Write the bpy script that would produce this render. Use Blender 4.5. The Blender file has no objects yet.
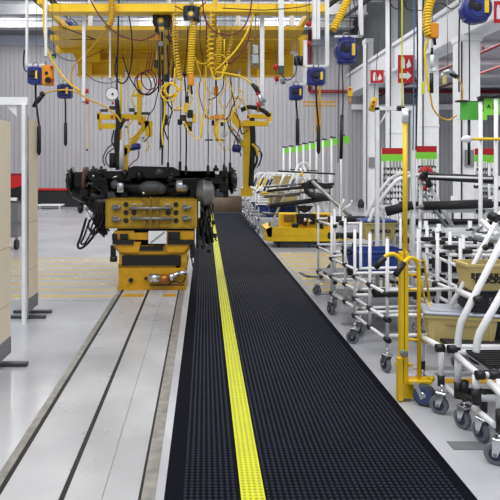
import bpy, math, random
from mathutils import Vector, Matrix
random.seed(7)
S = bpy.context.scene
COL = S.collection
PI = math.pi
# ---------------------------------------------------------------- camera
F, HX, HY, CH = 600.0, 205.0, 170.0, 1.6
cd = bpy.data.cameras.new('camera'); cam = bpy.data.objects.new('camera', cd); COL.objects.link(cam)
cam.location = (0, 0, CH); cam.rotation_euler = (PI/2, 0, 0)
cd.sensor_width = 36; cd.lens = 36*F/500
cd.shift_x = (250-HX)/500; cd.shift_y = -(250-HY)/500
cd.clip_start = .05; cd.clip_end = 200
S.camera = cam
# ---------------------------------------------------------------- light
wd = bpy.data.worlds.new('world'); S.world = wd; wd.use_nodes = True
bg = wd.node_tree.nodes['Background']; bg.inputs[0].default_value = (.86, .92, 1, 1); bg.inputs[1].default_value = .55
def area(x, y, z, sx, sy, power, tilt=0):
    l = bpy.data.lights.new('hall_light', 'AREA'); l.shape = 'RECTANGLE'; l.size = sx; l.size_y = sy; l.energy = power
    l.color = (1, .985, .96)
    o = bpy.data.objects.new('hall_light', l); COL.objects.link(o); o.location = (x, y, z); o.rotation_euler = (tilt, 0, 0)
area(-1, 3, 8.2, 12, 3, 650)
area(-1, 12, 8.2, 14, 3, 600)
area(-3, 20, 8.2, 16, 3, 800)
area(11, 16, 5.3, 5, 16, 900)
area(0, 0, 7.5, 10, 4, 250)
S.view_settings.view_transform = 'Standard'; S.view_settings.look = 'None'
S.view_settings.gamma = 1; S.view_settings.use_curve_mapping = False
S.view_settings.exposure = 0.02

# ---------------------------------------------------------------- helpers
def W(px, py, Y):
    return Vector(((px-HX)*Y/F, Y, CH+(HY-py)*Y/F))
def lin(c):
    return tuple(((v/255)/12.92 if v/255 <= .04045 else ((v/255+.055)/1.055)**2.4) for v in c)
MATS = {}
def mat(name, rgb, rough=.5, metal=0, var=.08, scale=6, bump=0, spec=.5, emit=0):
    m = bpy.data.materials.new(name); m.use_nodes = True; nt = m.node_tree; b = nt.nodes['Principled BSDF']
    c = lin(rgb)
    no = nt.nodes.new('ShaderNodeTexNoise'); no.inputs['Scale'].default_value = scale; no.inputs['Detail'].default_value = 4
    tc = nt.nodes.new('ShaderNodeTexCoord'); nt.links.new(tc.outputs['Object'], no.inputs['Vector'])
    r = nt.nodes.new('ShaderNodeValToRGB'); r.color_ramp.elements[0].position = .3; r.color_ramp.elements[1].position = .7
    r.color_ramp.elements[0].color = tuple(v*(1-var) for v in c)+(1,); r.color_ramp.elements[1].color = tuple(min(1, v*(1+var)) for v in c)+(1,)
    nt.links.new(no.outputs['Fac'], r.inputs['Fac']); nt.links.new(r.outputs['Color'], b.inputs['Base Color'])
    b.inputs['Roughness'].default_value = rough; b.inputs['Metallic'].default_value = metal
    b.inputs['Specular IOR Level'].default_value = spec
    if bump:
        bp = nt.nodes.new('ShaderNodeBump'); bp.inputs['Strength'].default_value = bump; bp.inputs['Distance'].default_value = .01
        nt.links.new(no.outputs['Fac'], bp.inputs['Height']); nt.links.new(bp.outputs['Normal'], b.inputs['Normal'])
    if emit:
        b.inputs['Emission Color'].default_value = c+(1,); b.inputs['Emission Strength'].default_value = emit
    MATS[name] = m; return m
mat('white', (232, 233, 236), .35); mat('white_paint', (222, 224, 226), .5, var=.04)
mat('silver', (190, 196, 202), .3, .7); mat('shaded_yellow', (206, 166, 18), .45, var=.1); mat('steel', (140, 140, 138), .4, .6, .15); mat('chrome', (215, 217, 220), .2, .9)
mat('cream', (230, 217, 196), .6, var=.02); mat('black', (17, 17, 19), .45, var=.3); mat('soft_black', (30, 30, 33), .7, var=.2)
mat('axle_black', (12, 12, 14), .32, .1, .5, 30, .3, .4); mat('rubber', (11, 13, 22), .8, spec=.06, var=.15)
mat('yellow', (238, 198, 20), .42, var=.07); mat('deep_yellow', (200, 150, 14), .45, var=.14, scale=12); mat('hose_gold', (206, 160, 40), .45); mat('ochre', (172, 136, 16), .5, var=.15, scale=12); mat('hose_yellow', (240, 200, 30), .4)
mat('stripe_yellow', (203, 207, 26), .55, var=.05); mat('orange', (222, 140, 26), .45); mat('tape', (196, 150, 122), .6); mat('blue', (34, 48, 128), .4, var=.15)
mat('tote_blue', (38, 66, 140), .45); mat('wheel_blue', (60, 76, 120), .5); mat('red', (190, 26, 34), .45); mat('dark_red', (120, 26, 34), .5)
mat('burgundy', (104, 22, 40), .45); mat('green', (136, 226, 72), .55, var=.04); mat('sign_green', (88, 176, 72), .55, var=.04)
mat('tan', (205, 186, 122), .5, var=.04); mat('tan_dark', (186, 164, 100), .5); mat('lid_grey', (170, 176, 190), .35); mat('brown', (70, 54, 32), .6, var=.25)
mat('rust', (92, 66, 52), .6, .3, .3); mat('copper', (186, 120, 60), .35, .7); mat('grey', (120, 122, 126), .55); mat('dark_grey', (66, 68, 72), .55)
mat('wheel_grey', (112, 114, 120), .6); mat('wheel_core', (40, 46, 72), .5); mat('roof_white', (206, 208, 212), .6, var=.03); mat('pipe_red', (130, 34, 40), .5)
mat('joint_black', (24, 24, 26), .5); mat('cord_blue', (70, 105, 150), .5); mat('floor_slot', (22, 22, 22), .7); mat('worn_rail', (140, 138, 134), .45, .3, .25, 14)
mat('lamp', (255, 250, 240), .5, emit=5)

SPLIT = {'end_plate', 'coupling', 'bracket', 'clamp', 'hanger', 'steel_beam', 'thin_beam', 'padded_beam', 'air_line', 'yellow_line', 'button', 'stop_button', 'slide_block', 'reservoir', 'fitting', 'servo', 'joint', 'back_frame', 'brake_hose', 'brace_tube', 'block', 'yellow_clip', 'shaded_plate', 'grip', 'support', 'tool_head', 'motor', 'end_clip'}
class MB:
    def __init__(s): s.v = []; s.f = []; s.sm = []; s.isl = []
    def add(s, vs, fs, sm=False):
        n = len(s.v); s.isl.append((n, len(s.f))); s.v += [tuple(v) for v in vs]; s.f += [tuple(i+n for i in f) for f in fs]; s.sm += [sm]*len(fs); return s
    def box(s, c, d, rz=0, ry=0, rx=0, taper=1):
        M = Matrix.Rotation(rz, 3, 'Z') @ Matrix.Rotation(ry, 3, 'Y') @ Matrix.Rotation(rx, 3, 'X'); c = Vector(c); vs = []
        for z in (-1, 1):
            t = taper if z < 0 else 1
            for x, y in ((-1, -1), (1, -1), (1, 1), (-1, 1)): vs.append(c+M @ Vector((x*d[0]/2*t, y*d[1]/2*t, z*d[2]/2)))
        return s.add(vs, [(3, 2, 1, 0), (4, 5, 6, 7), (0, 1, 5, 4), (1, 2, 6, 5), (2, 3, 7, 6), (3, 0, 4, 7)])
    def bb(s, a, b):
        return s.box([(a[i]+b[i])/2 for i in range(3)], [abs(a[i]-b[i]) for i in range(3)])
    def bevbox(s, c, d, bv=.02, rz=0):
        # box with chamfered vertical and horizontal edges
        M = Matrix.Rotation(rz, 3, 'Z'); c = Vector(c); x, y, z = (v/2 for v in d); vs = []
        def ring(zz, ins):
            X, Y = x-ins, y-ins; b = bv
            for p in ((-X+b, -Y), (X-b, -Y), (X, -Y+b), (X, Y-b), (X-b, Y), (-X+b, Y), (-X, Y-b), (-X, -Y+b)): vs.append(c+M @ Vector((p[0], p[1], zz)))
        ring(-z, bv*.7); ring(-z+bv*.7, 0); ring(z-bv*.7, 0); ring(z, bv*.7)
        fs = [tuple(range(7, -1, -1)), tuple(range(24, 32))]
        for k in range(3):
            for i in range(8): j = (i+1) % 8; fs.append((k*8+i, k*8+j, k*8+8+j, k*8+8+i))
        return s.add(vs, fs)
    def tube(s, pts, r, n=8, rads=None):
        pts = [Vector(p) for p in pts]; m = len(pts); vs = []; prev = None
        for i, p in enumerate(pts):
            t = (pts[min(i+1, m-1)]-pts[max(i-1, 0)])
            if t.length < 1e-9: t = Vector((0, 0, 1))
            t.normalize()
            if prev is None:
                a = Vector((0, 0, 1)) if abs(t.z) < .9 else Vector((1, 0, 0)); u = t.cross(a).normalized()
            else:
                u = prev-t*prev.dot(t)
                if u.length < 1e-6: u = t.orthogonal()
                u.normalize()
            prev = u; w = t.cross(u); R = rads[i] if rads else r
            for k in range(n): a = 2*PI*k/n; vs.append(p+u*(R*math.cos(a))+w*(R*math.sin(a)))
        fs = [tuple(range(n-1, -1, -1)), tuple(range((m-1)*n, m*n))]
        for i in range(m-1):
            for k in range(n): j = (k+1) % n; fs.append((i*n+k, i*n+j, (i+1)*n+j, (i+1)*n+k))
        s.add(vs, fs, True); s.sm[-len(fs)] = s.sm[-len(fs)+1] = False; return s
    def rod(s, a, b, r, n=10, r2=None): return s.tube([a, b], r, n, [r, r2 if r2 is not None else r])
    def lathe(s, c, ax, prof, n=20):   # prof: (distance along axis, radius)
        c = Vector(c); ax = Vector(ax).normalized(); return s.tube([c+ax*(d+i*1e-5) for i, (d, r) in enumerate(prof)], 1, n, [r for d, r in prof])
    def ball(s, c, r, n=10, sc=(1, 1, 1)):
        vs = []; fs = []; c = Vector(c); k = n//2
        for i in range(k+1):
            a = PI*i/k
            for j in range(n): b = 2*PI*j/n; vs.append(c+Vector((r*sc[0]*math.sin(a)*math.cos(b), r*sc[1]*math.sin(a)*math.sin(b), r*sc[2]*math.cos(a))))
        for i in range(k):
            for j in range(n): q = (j+1) % n; fs.append((i*n+j, (i+1)*n+j, (i+1)*n+q, i*n+q))
        return s.add(vs, fs, True)
    def torus(s, c, ax, R, r, n=24, m=8):
        ax = Vector(ax).normalized(); u = ax.orthogonal().normalized(); w = ax.cross(u); c = Vector(c); vs = []; fs = []
        for i in range(n):
            a = 2*PI*i/n; d = u*math.cos(a)+w*math.sin(a)
            for j in range(m): b = 2*PI*j/m; vs.append(c+d*(R+r*math.cos(b))+ax*(r*math.sin(b)))
        for i in range(n):
            for j in range(m): fs.append((i*m+j, i*m+(j+1) % m, ((i+1) % n)*m+(j+1) % m, ((i+1) % n)*m+j))
        return s.add(vs, fs, True)
    def prism(s, poly, vec):
        n = len(poly); p = [Vector(q) for q in poly]; vec = Vector(vec); vs = p+[q+vec for q in p]
        fs = [tuple(range(n)), tuple(range(2*n-1, n-1, -1))]+[((i+1) % n, i, i+n, (i+1) % n+n) for i in range(n)]
        return s.add(vs, fs)
    def build(s, name, m, parent=None, local=False):
        if name in SPLIT and len(s.isl) > 1 and parent:      # separate pieces of one kind become parts of their own
            ends = s.isl[1:]+[(len(s.v), len(s.f))]; first = None
            for (a, b), (c, d) in zip(s.isl, ends):
                q = MB(); q.v = s.v[a:c]; q.f = [tuple(i-a for i in f) for f in s.f[b:d]]; q.sm = s.sm[b:d]
                o = q.build(name, m, parent, local); first = first or o
            return first
        off = Vector((0, 0, 0))
        if parent and not local:
            q = parent
            while q: off = off+Vector(q.location); q = q.parent
        me = bpy.data.meshes.new(name); me.from_pydata([tuple(Vector(v)-off) for v in s.v], [], s.f); me.update()
        me.polygons.foreach_set('use_smooth', s.sm)
        me.materials.append(MATS[m] if isinstance(m, str) else m)
        o = bpy.data.objects.new(name, me); COL.objects.link(o)
        if parent: o.parent = parent
        return o
def tag(o, label=None, cat=None, group=None, kind=None):
    for k, v in (('label', label), ('category', cat), ('group', group), ('kind', kind)):
        if v: o[k] = v
    return o
def thing(name, label, cat, loc=(0, 0, 0), rz=0, group=None):
    o = bpy.data.objects.new(name, None); o.empty_display_size = .1; COL.objects.link(o)
    o.location = loc; o.rotation_euler = (0, 0, rz); return tag(o, label, cat, group)
def struct(name, mb, m):
    return tag(mb.build(name, m), kind='structure')
def copy_tree(o, parent=None):
    c = o.copy(); COL.objects.link(c)
    if parent: c.parent = parent
    for ch in list(o.children): copy_tree(ch, c)
    return c
def spline(pts, k=8):
    p = [Vector(q) for q in pts]; p = [p[0]*2-p[1]]+p+[p[-1]*2-p[-2]]; out = []
    for i in range(1, len(p)-2):
        a, b, c, d = p[i-1:i+3]
        for j in range(k):
            t = j/k; out.append(.5*((2*b)+(c-a)*t+(2*a-5*b+4*c-d)*t*t+(3*b-a-3*c+d)*t*t*t))
    out.append(p[-2]); return out
def coil(path, R, turns, r, mb=None, per=10):
    mb = mb or MB(); P = spline(path, 10); L = [0]
    for i in range(1, len(P)): L.append(L[-1]+(P[i]-P[i-1]).length)
    n = int(turns*per); pts = []; k = 0
    for i in range(n+1):
        d = L[-1]*i/n
        while k < len(L)-2 and L[k+1] < d: k += 1
        t = (d-L[k])/max(1e-9, L[k+1]-L[k]); c = P[k].lerp(P[k+1], t); dr = (P[k+1]-P[k]).normalized()
        u = dr.cross(Vector((0, 1, 0)))
        if u.length < .1: u = Vector((1, 0, 0))
        u.normalize(); w = dr.cross(u); a = 2*PI*turns*i/n
        pts.append(c+u*(R*math.cos(a))+w*(R*math.sin(a)))
    mb.tube(pts, r, 5); return mb
def lettering(txt, size, loc, rot, m, parent, name='lettering', bold=.0, align='CENTER', sx=1):
    c = bpy.data.curves.new(name, 'FONT'); c.body = txt; c.size = size; c.extrude = .0008; c.offset = bold
    c.align_x = align; c.align_y = 'CENTER'; c.space_line = .8
    t = bpy.data.objects.new(name+'_tmp', c); COL.objects.link(t)
    me = bpy.data.meshes.new_from_object(t.evaluated_get(bpy.context.evaluated_depsgraph_get()))
    bpy.data.objects.remove(t); me.materials.clear(); me.materials.append(MATS[m])
    o = bpy.data.objects.new(name, me); COL.objects.link(o); o.scale = (sx, 1, 1)
    q = parent; off = Vector((0, 0, 0))
    while q: off = off+Vector(q.location); q = q.parent
    o.location = Vector(loc)-off; o.rotation_euler = rot; o.parent = parent; return o

# node materials for the shell -------------------------------------------------
def nodes(name):
    m = bpy.data.materials.new(name); m.use_nodes = True; MATS[name] = m; nt = m.node_tree
    return m, nt, nt.nodes['Principled BSDF'], (lambda t: nt.nodes.new('ShaderNode'+t)), nt.links.new
def floor_mat(name, a, b, rough, stripes=False):
    m, nt, B, N, L = nodes(name); tc = N('TexCoord'); no = N('TexNoise'); no.inputs['Scale'].default_value = .9; no.inputs['Detail'].default_value = 6
    L(tc.outputs['Object'], no.inputs['Vector']); r = N('ValToRGB'); r.color_ramp.elements[0].position = .35; r.color_ramp.elements[1].position = .65
    r.color_ramp.elements[0].color = lin(a)+(1,); r.color_ramp.elements[1].color = lin(b)+(1,); L(no.outputs['Fac'], r.inputs['Fac'])
    out = r.outputs['Color']
    if stripes:
        sp = N('SeparateXYZ'); L(tc.outputs['Object'], sp.inputs[0]); mm = N('Math'); mm.operation = 'PINGPONG'; mm.inputs[1].default_value = .2
        L(sp.outputs['Y'], mm.inputs[0]); lt = N('Math'); lt.operation = 'LESS_THAN'; lt.inputs[1].default_value = .06; L(mm.outputs[0], lt.inputs[0])
        nz = N('TexNoise'); nz.inputs['Scale'].default_value = 3; L(tc.outputs['Object'], nz.inputs['Vector'])
        mu = N('Math'); mu.operation = 'MULTIPLY'; L(lt.outputs[0], mu.inputs[0]); L(nz.outputs['Fac'], mu.inputs[1])
        m2 = N('Math'); m2.operation = 'MULTIPLY'; m2.inputs[1].default_value = 1.9; m2.use_clamp = True; L(mu.outputs[0], m2.inputs[0])
        mx = N('MixRGB'); L(m2.outputs[0], mx.inputs[0]); L(out, mx.inputs[1]); mx.inputs[2].default_value = lin(stripes)+(1,); out = mx.outputs[0]
    L(out, B.inputs['Base Color']); n2 = N('TexNoise'); n2.inputs['Scale'].default_value = 4; L(tc.outputs['Object'], n2.inputs['Vector'])
    mr = N('MapRange'); mr.inputs['To Min'].default_value = rough*.7; mr.inputs['To Max'].default_value = rough*1.3; L(n2.outputs['Fac'], mr.inputs['Value']); L(mr.outputs[0], B.inputs['Roughness'])
floor_mat('floor_epoxy', (168, 170, 176), (187, 189, 195), .17)
floor_mat('striped_floor', (168, 167, 165), (184, 183, 181), .25, (204, 176, 84))
floor_mat('plate_floor', (152, 154, 158), (188, 189, 192), .3)
def cladding(name, col, dark, period, rough=.55):
    m, nt, B, N, L = nodes(name); tc = N('TexCoord'); sp = N('SeparateXYZ'); L(tc.outputs['Object'], sp.inputs[0])
    ad = N('Math'); ad.operation = 'ADD'; L(sp.outputs['X'], ad.inputs[0]); L(sp.outputs['Y'], ad.inputs[1])
    mm = N('Math'); mm.operation = 'PINGPONG'; mm.inputs[1].default_value = period/2; L(ad.outputs[0], mm.inputs[0])
    mr = N('MapRange'); mr.inputs['From Max'].default_value = period*.16; L(mm.outputs[0], mr.inputs['Value'])
    mx = N('MixRGB'); mx.inputs[1].default_value = lin(dark)+(1,); mx.inputs[2].default_value = lin(col)+(1,); L(mr.outputs[0], mx.inputs[0]); L(mx.outputs[0], B.inputs['Base Color'])
    bp = N('Bump'); bp.inputs['Distance'].default_value = .03; bp.inputs['Strength'].default_value = .6; L(mr.outputs[0], bp.inputs['Height']); L(bp.outputs['Normal'], B.inputs['Normal'])
    B.inputs['Roughness'].default_value = rough
cladding('wall_panel', (182, 181, 185), (162, 161, 166), .22)
cladding('wall_dark', (158, 159, 164), (140, 142, 147), .2)
def ribbed(name, col, dark, period):
    m, nt, B, N, L = nodes(name); tc = N('TexCoord'); sp = N('SeparateXYZ'); L(tc.outputs['Object'], sp.inputs[0])
    mm = N('Math'); mm.operation = 'PINGPONG'; mm.inputs[1].default_value = period/2; L(sp.outputs['Y'], mm.inputs[0])
    mr = N('MapRange'); mr.inputs['From Max'].default_value = period*.25; L(mm.outputs[0], mr.inputs['Value'])
    mx = N('MixRGB'); mx.inputs[1].default_value = lin(dark)+(1,); mx.inputs[2].default_value = lin(col)+(1,); L(mr.outputs[0], mx.inputs[0]); L(mx.outputs[0], B.inputs['Base Color'])
ribbed('roof_deck', (196, 198, 204), (150, 152, 160), .5)

# ================================================================ SETTING
struct('floor', MB().bb((-14, -3, -.1), (16, 30.3, 0)), 'floor_epoxy')
struct('wall_back', MB().bb((-14, 30, 0), (7.2, 30.3, 7.8)), 'wall_panel')
struct('trim_1', MB().bb((-14, 29.85, 7.8), (7.2, 30.3, 8.3)), 'lid_grey')
struct('wall_clerestory', MB().bb((-14, 30, 8.3), (16, 30.3, 10.2)), 'roof_deck')
struct('wall_bay', MB().bb((7.2, 30, 0), (16, 30.3, 8.3)), 'wall_dark')
struct('wall_left', MB().bb((-14.3, -3, 0), (-14, 30.3, 10.2)), 'wall_panel')
struct('wall_right', MB().bb((16, -3, 0), (16.3, 30.3, 10.2)), 'wall_dark')
struct('ceiling', MB().bb((-14, -3, 10), (16, 30.3, 10.2)), 'roof_deck')
# roof beams across the hall
for Y, z, h, d in ((23.5, 8.25, .35, .5), (26, 8.3, .5, .5), (28.4, 8.3, .35, .5), (21, 8.4, .4, .5), (18.3, 8.6, .4, .4), (29.2, 8.7, .3, .3)):
    struct('roof_beam', MB().bb((-14, Y, z), (7.0, Y+.08, z+h)).bb((-14, Y-d/2, z), (7.0, Y+d/2, z+.06)).bb((-14, Y-d/2, z+h), (7.0, Y+d/2, z+h+.06)), 'roof_white')
for X in (-9, -3.2, 3.0):
    struct('roof_beam', MB().bb((X, 10, 9.0), (X+.25, 30, 9.6)), 'roof_white')
for (x, y) in ((-8, 19.5), (-3, 22.5), (2, 22.5), (-6.5, 24.7), (0, 24.7), (4, 24.7), (-2, 27.2), (3.5, 27.2), (-9, 27.2)):
    t = thing('ceiling_lamp', 'long white strip lamp under the roof, %s' % {(-8, 19.5): 'far left and nearest', (-3, 22.5): 'left of the hoists', (2, 22.5): 'right of the hoists', (-6.5, 24.7): 'above the blue balancers', (0, 24.7): 'in the middle row at centre', (4, 24.7): 'in the middle row toward the columns', (-2, 27.2): 'back row at centre', (3.5, 27.2): 'back row toward the columns', (-9, 27.2): 'back row at far left'}[(x, y)], 'lamp', (x, y, 8.9), group='strip lamps under the roof')
    MB().box((x, y, 8.95), (1.5, .18, .08)).build('housing', 'white_paint', t)
    pl = bpy.data.lights.new('roof_fill_light', 'POINT'); pl.energy = 170; pl.shadow_soft_size = .25; pl.color = (1, .985, .96); po = bpy.data.objects.new('roof_fill_light', pl); COL.objects.link(po); po.location = (x, y, 8.75)  # point light added at each strip lamp to brighten the roof
    MB().rod((x-.7, y, 8.88), (x+.7, y, 8.88), .035).build('lamp_tube', 'lamp', t)
    MB().rod((x-.6, y, 8.99), (x-.6, y, 10), .01, 5).rod((x+.6, y, 8.99), (x+.6, y, 10), .01, 5).build('hanger', 'steel', t)
# girder along the columns, low bay ceiling
g = MB().bb((7.15, -3, 5.3), (7.6, 30, 6.35)).bb((7.05, -3, 5.3), (7.75, 30, 5.42)).bb((7.05, -3, 6.25), (7.75, 30, 6.37)); struct('girder', g, 'roof_white')
struct('wall_upper', MB().bb((7.3, -3, 6.37), (7.5, 30, 10)), 'dark_grey')
struct('ceiling_bay', MB().bb((7.6, -3, 6.0), (16, 30, 6.15)), 'roof_deck')
for Y in (12.5, 15.5, 18.5, 21.5, 24.5, 27.5):
    struct('bay_beam', MB().bb((7.6, Y, 5.45), (16, Y+.1, 6.0)).bb((7.6, Y-.15, 5.42), (16, Y+.25, 5.5)), 'roof_white')
for X in (8.6, 10.4): struct('sprinkler_pipe', MB().rod((X, 6, 5.25), (X, 29.9, 5.25), .045).rod((X, 12.55, 5.25), (X, 12.55, 5.5), .02).rod((X, 18.55, 5.25), (X, 18.55, 5.5), .02).rod((X, 24.55, 5.25), (X, 24.55, 5.5), .02), 'pipe_red')
struct('sprinkler_pipe', MB().rod((5.2, 29.8, 5.5), (16, 29.8, 5.5), .09).rod((5.2, 29.8, 5.5), (5.2, 29.8, 9.0), .09), 'pipe_red')
struct('trim_2', MB().bb((7.3, 29.7, 4.6), (16, 29.95, 4.85)), 'white_paint')
struct('trim_3', MB().bb((7.3, 29.8, 5.7), (16, 29.95, 5.95)), 'roof_white')
for i, Y in enumerate((26, 22.7, 19.3, 16.4)):
    top = (7.3, 10, 10, 5.3)[i]
    c = MB().bb((7.0-.02, Y, 0), (7.52, Y+.5, top)).bb((6.95, Y-.04, top-.16), (7.58, Y+.54, top))
    c.bb((6.96, Y-.03, 3.0), (7.54, Y+.2, 3.04)).bb((6.96, Y-.03, .0), (7.54, Y+.2, .1))
    o = struct('column', c, 'white_paint')
    MB().rod((7.0, Y-.04, 0), (7.0, Y-.04, top-.2), .02, 6).build('conduit', 'soft_black', o)
    MB().bb((7.1, Y-.06, 1.7), (7.45, Y-.01, 2.15)).build('junction_box', 'grey', o)
# floor: grated crossing, track plates, rails
struct('floor_crossing', MB().bb((-6, 7.35, 0), (-1.13, 10.9, .004)), 'striped_floor')
struct('floor_crossing', MB().bb((1.40, 7.9, 0), (3.4, 11.6, .004)), 'striped_floor')
def strip(name, xn0, xn1, h, m, xo=-.0119):
    # floor strip given by its x range at 2.9 m; the whole track runs slightly skew to the mat
    f = lambda x, Y: x+(Y-2.91)*xo*(-x+.25)/1.05
    v = [(f(xn0, 1.5), 1.5), (f(xn1, 1.5), 1.5), (f(xn1, 28), 28), (f(xn0, 28), 28)]
    struct(name, MB().prism([(x, y, 0) for x, y in v], (0, 0, h)), m)
strip('track_plate', -1.003, -.71, .006, 'plate_floor'); strip('track_plate', -.682, -.502, .006, 'plate_floor'); strip('track_plate', -.498, -.325, .006, 'plate_floor')
strip('track_rail', -1.078, -1.03, .008, 'worn_rail'); strip('track_rail', -.31, -.245, .008, 'worn_rail')
strip('track_slot', -1.03, -1.003, .003, 'floor_slot'); strip('track_slot', -.71, -.682, .003, 'floor_slot'); strip('track_slot', -.325, -.31, .003, 'floor_slot')
strip('track_groove', -.502, -.498, .003, 'grey')
for k, y in enumerate((7.55, 7.95, 8.35, 8.75)):
    for a, b in ((-1.05, -.78), (-.53, -.37)): struct('track_stripe', MB().bb((a, y, .006), (b, y+.16, .0075)), 'deep_yellow')
for k, (px, py, w) in enumerate(((480, 446, 60), (330, 311, 12), (346, 324, 16), (352, 337, 20), (395, 392, 40), (326, 294, 18), (322, 280, 20), (318, 269, 16))):
    Y = 960/(py-170); x = (px-205)*Y/600
    tag(MB().bb((max(x-w*Y/1200, 1.42), Y-.05, 0), (x+w*Y/1200, Y+.05, .005)).build('floor_plate', 'grey'), 'dark steel strip in the pale floor, '+('under the nearest castors', 'beside the far posts', 'beside the twin castors', 'in front of the middle trolley', 'under the yellow pallet lifter', 'third from the yellow fixture', 'second from the yellow fixture', 'first behind the far trolley')[k], 'floor plate', 'steel strips in the floor')

# ================================================================ MAT
t = thing('floor_mat', 'long black studded rubber mat with a yellow line running down the aisle', 'mat', (.56, 12, 0))
x0, x1, yA, yB = -.20, 1.325, 1.6, 21.8
m = MB(); H = .014
m.add([(x0, yA, 0), (x0+.045, yA, H), (x1-.04, yA, H), (x1, yA, 0), (x0, yB, 0), (x0+.045, yB, H), (x1-.04, yB, H), (x1, yB, 0)], [(0, 1, 5, 4), (1, 2, 6, 5), (2, 3, 7, 6), (0, 4, 7, 3), (4, 5, 6, 7), (0, 3, 2, 1)])
m.build('mat_base', 'rubber', t)
def studs(xa, xb, pitch, mb):
    n = int((xb-xa)/pitch); off = (xb-xa-n*pitch)/2+pitch/2; row = 0; y = yA+.03
    while y < yB-.03:
        for i in range(n):
            x = xa+off+i*pitch; r = .0105; k = len(mb.v)
            for (R, z) in ((r, H), (r*.5, H+.0045)):
                for a in range(6): mb.v.append((x+R*math.cos(a*PI/3), y+R*math.sin(a*PI/3), z))
            for a in range(6): b = (a+1) % 6; mb.f.append((k+a, k+b, k+6+b, k+6+a)); mb.sm.append(False)
            mb.f.append(tuple(k+6+a for a in range(6))); mb.sm.append(False)
        y += pitch*(1 if y < 9 else 1.6); row += 1
    return mb
mat('stud_sheen', (26, 30, 46), .5, spec=.2, var=.1)  # stud rubber coloured lighter than the mat to paint in its sheen
mat('stud_yellow', (160, 164, 18), .4, var=.05)
studs(x0+.075, .172, .03, studs(.295, x1-.07, .03, MB())).build('studs', 'stud_sheen', t)['kind'] = 'stuff'
s_ = MB().bb((.175, yA, H-.004), (.292, yB, H+.001)).build('stripe', 'stripe_yellow', t); s_['label'] = 'bright yellow stripe'
studs(.178, .29, .0275, MB()).build('stripe_studs', 'stud_yellow', t)['kind'] = 'stuff'

# ================================================================ CARRIER AND AXLE
Yc = 8.0; K = Yc/F
def c(px, py, dy=0): return W(px, py, Yc)+Vector((0, dy, 0))
t = thing('assembly_carrier', 'yellow floor carrier with stacked lifting frames standing on the track under the axle', 'carrier', (-.68, 8.5, 0))
b = MB(); b.bb(c(118.5, 268), c(185, 287, .9)); b.bb(c(117.5, 285.5, -.02), c(186, 289.5, .92)); b.bb(c(118, 265, .02), c(176, 268, .8)); b.bb(c(180, 262, .0), c(187, 268, .9)); b.bb(c(118, 264, .0), c(123, 268, .9))
base = b.build('base', 'deep_yellow', t)
MB().rod(c(131, 280, -.03), c(131, 280, .0), .03).rod(c(146, 278, -.04), c(146, 278, .0), .02).build('bolt', 'black', base)
MB().rod(c(150, 277, -.08), c(160, 277, -.08), .06, 14).rod(c(178, 272, -.07), c(187, 272, -.07), .03).rod(c(170, 277, -.06), c(180, 272, -.06), .035).ball(c(172, 276, -.07), .055).build('coupling', 'chrome', base)
MB().rod(c(160, 278, -.08), c(169, 277, -.08), .055, 12).torus(c(163, 278, -.08), (1, 0, 0), .055, .012).build('motor', 'copper', base)
MB().rod(c(150, 284, -.07), c(185, 284, -.07), .008).tube(spline([c(168, 284, -.05), c(175, 280, -.09), c(182, 282, -.08), c(186, 276, -.05)]), .008, 6).build('cable', 'black', base)
mb = MB().bb(c(122, 255.5, -.012), c(181, 265.5, .6)); mb.build('lift_core', 'black', t)
mid = MB(); 
for (a, bx) in ((119, 124), (180, 187)): mid.bb(c(a, 246), c(bx, 268, .12))
mid.bb(c(120, 252, .02), c(187, 256, .7)); mid.prism([c(113, 246), c(192, 246), c(187, 254), c(120, 254)], (0, .08, 0))
mid.bb(c(114, 231, .03), c(134, 246, .1)).bb(c(167, 231, .03), c(194, 246, .1)); mid.prism([c(113, 242, -.04), c(141, 242, -.04), c(139, 252, -.04), c(121, 252, -.04)], (0, .06, 0)).prism([c(164, 242, -.04), c(192, 242, -.04), c(184, 252, -.04), c(168, 252, -.04)], (0, .06, 0))
mid.bb(c(134, 233, .03), c(150, 240, .08))
mid.build('middle_frame', 'deep_yellow', t)
MB().bb(c(113, 239.5, -.06), c(134, 244, .0)).bb(c(168, 239.5, -.06), c(194, 244, .0)).bb(c(140, 246, -.02), c(163, 250.5, .01)).bb(c(112, 234, .0), c(117, 240, .3)).bb(c(120, 234, -.02), c(128, 239, .1)).bb(c(168, 232, -.01), c(180, 239, .05)).build('slide_block', 'black', t)
MB().bb(c(114, 231, .25), c(194, 252, .6)).build('lift_column', 'axle_black', t)
up = MB(); zt, zb = 199, 228.5
up.bb(c(105.5, zt), c(197, zb, .05)); up.bb(c(105.5, zt), c(108, zb, .95)); up.bb(c(194.5, zt), c(197, zb, .95)); up.bb(c(105.5, zt, .0), c(197, zt+1.5, .95)); up.bb(c(105.5, zb-2, 0), c(197, zb, .95))
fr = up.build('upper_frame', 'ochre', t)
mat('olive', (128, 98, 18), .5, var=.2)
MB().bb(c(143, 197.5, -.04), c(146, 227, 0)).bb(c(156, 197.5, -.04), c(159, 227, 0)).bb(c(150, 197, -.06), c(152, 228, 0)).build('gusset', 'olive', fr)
MB().rod(c(129, 208, -.04), c(173, 208, -.04), .022).rod(c(131, 218, -.04), c(173, 218.5, -.04), .022).build('tie_rod', 'steel', fr)
for (px, py) in ((126, 204.5), (126, 212.5), (126, 220.5), (134, 212.5), (168, 212.5), (176, 204.5), (176, 212.5), (176, 220.5)):
    MB().rod(c(px, py, -.006), c(px, py, .0), .029, 14).torus(c(px, py, -.006), (0, 1, 0), .03, .005, 16, 5).build('bore_hole', 'black', fr)
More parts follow.
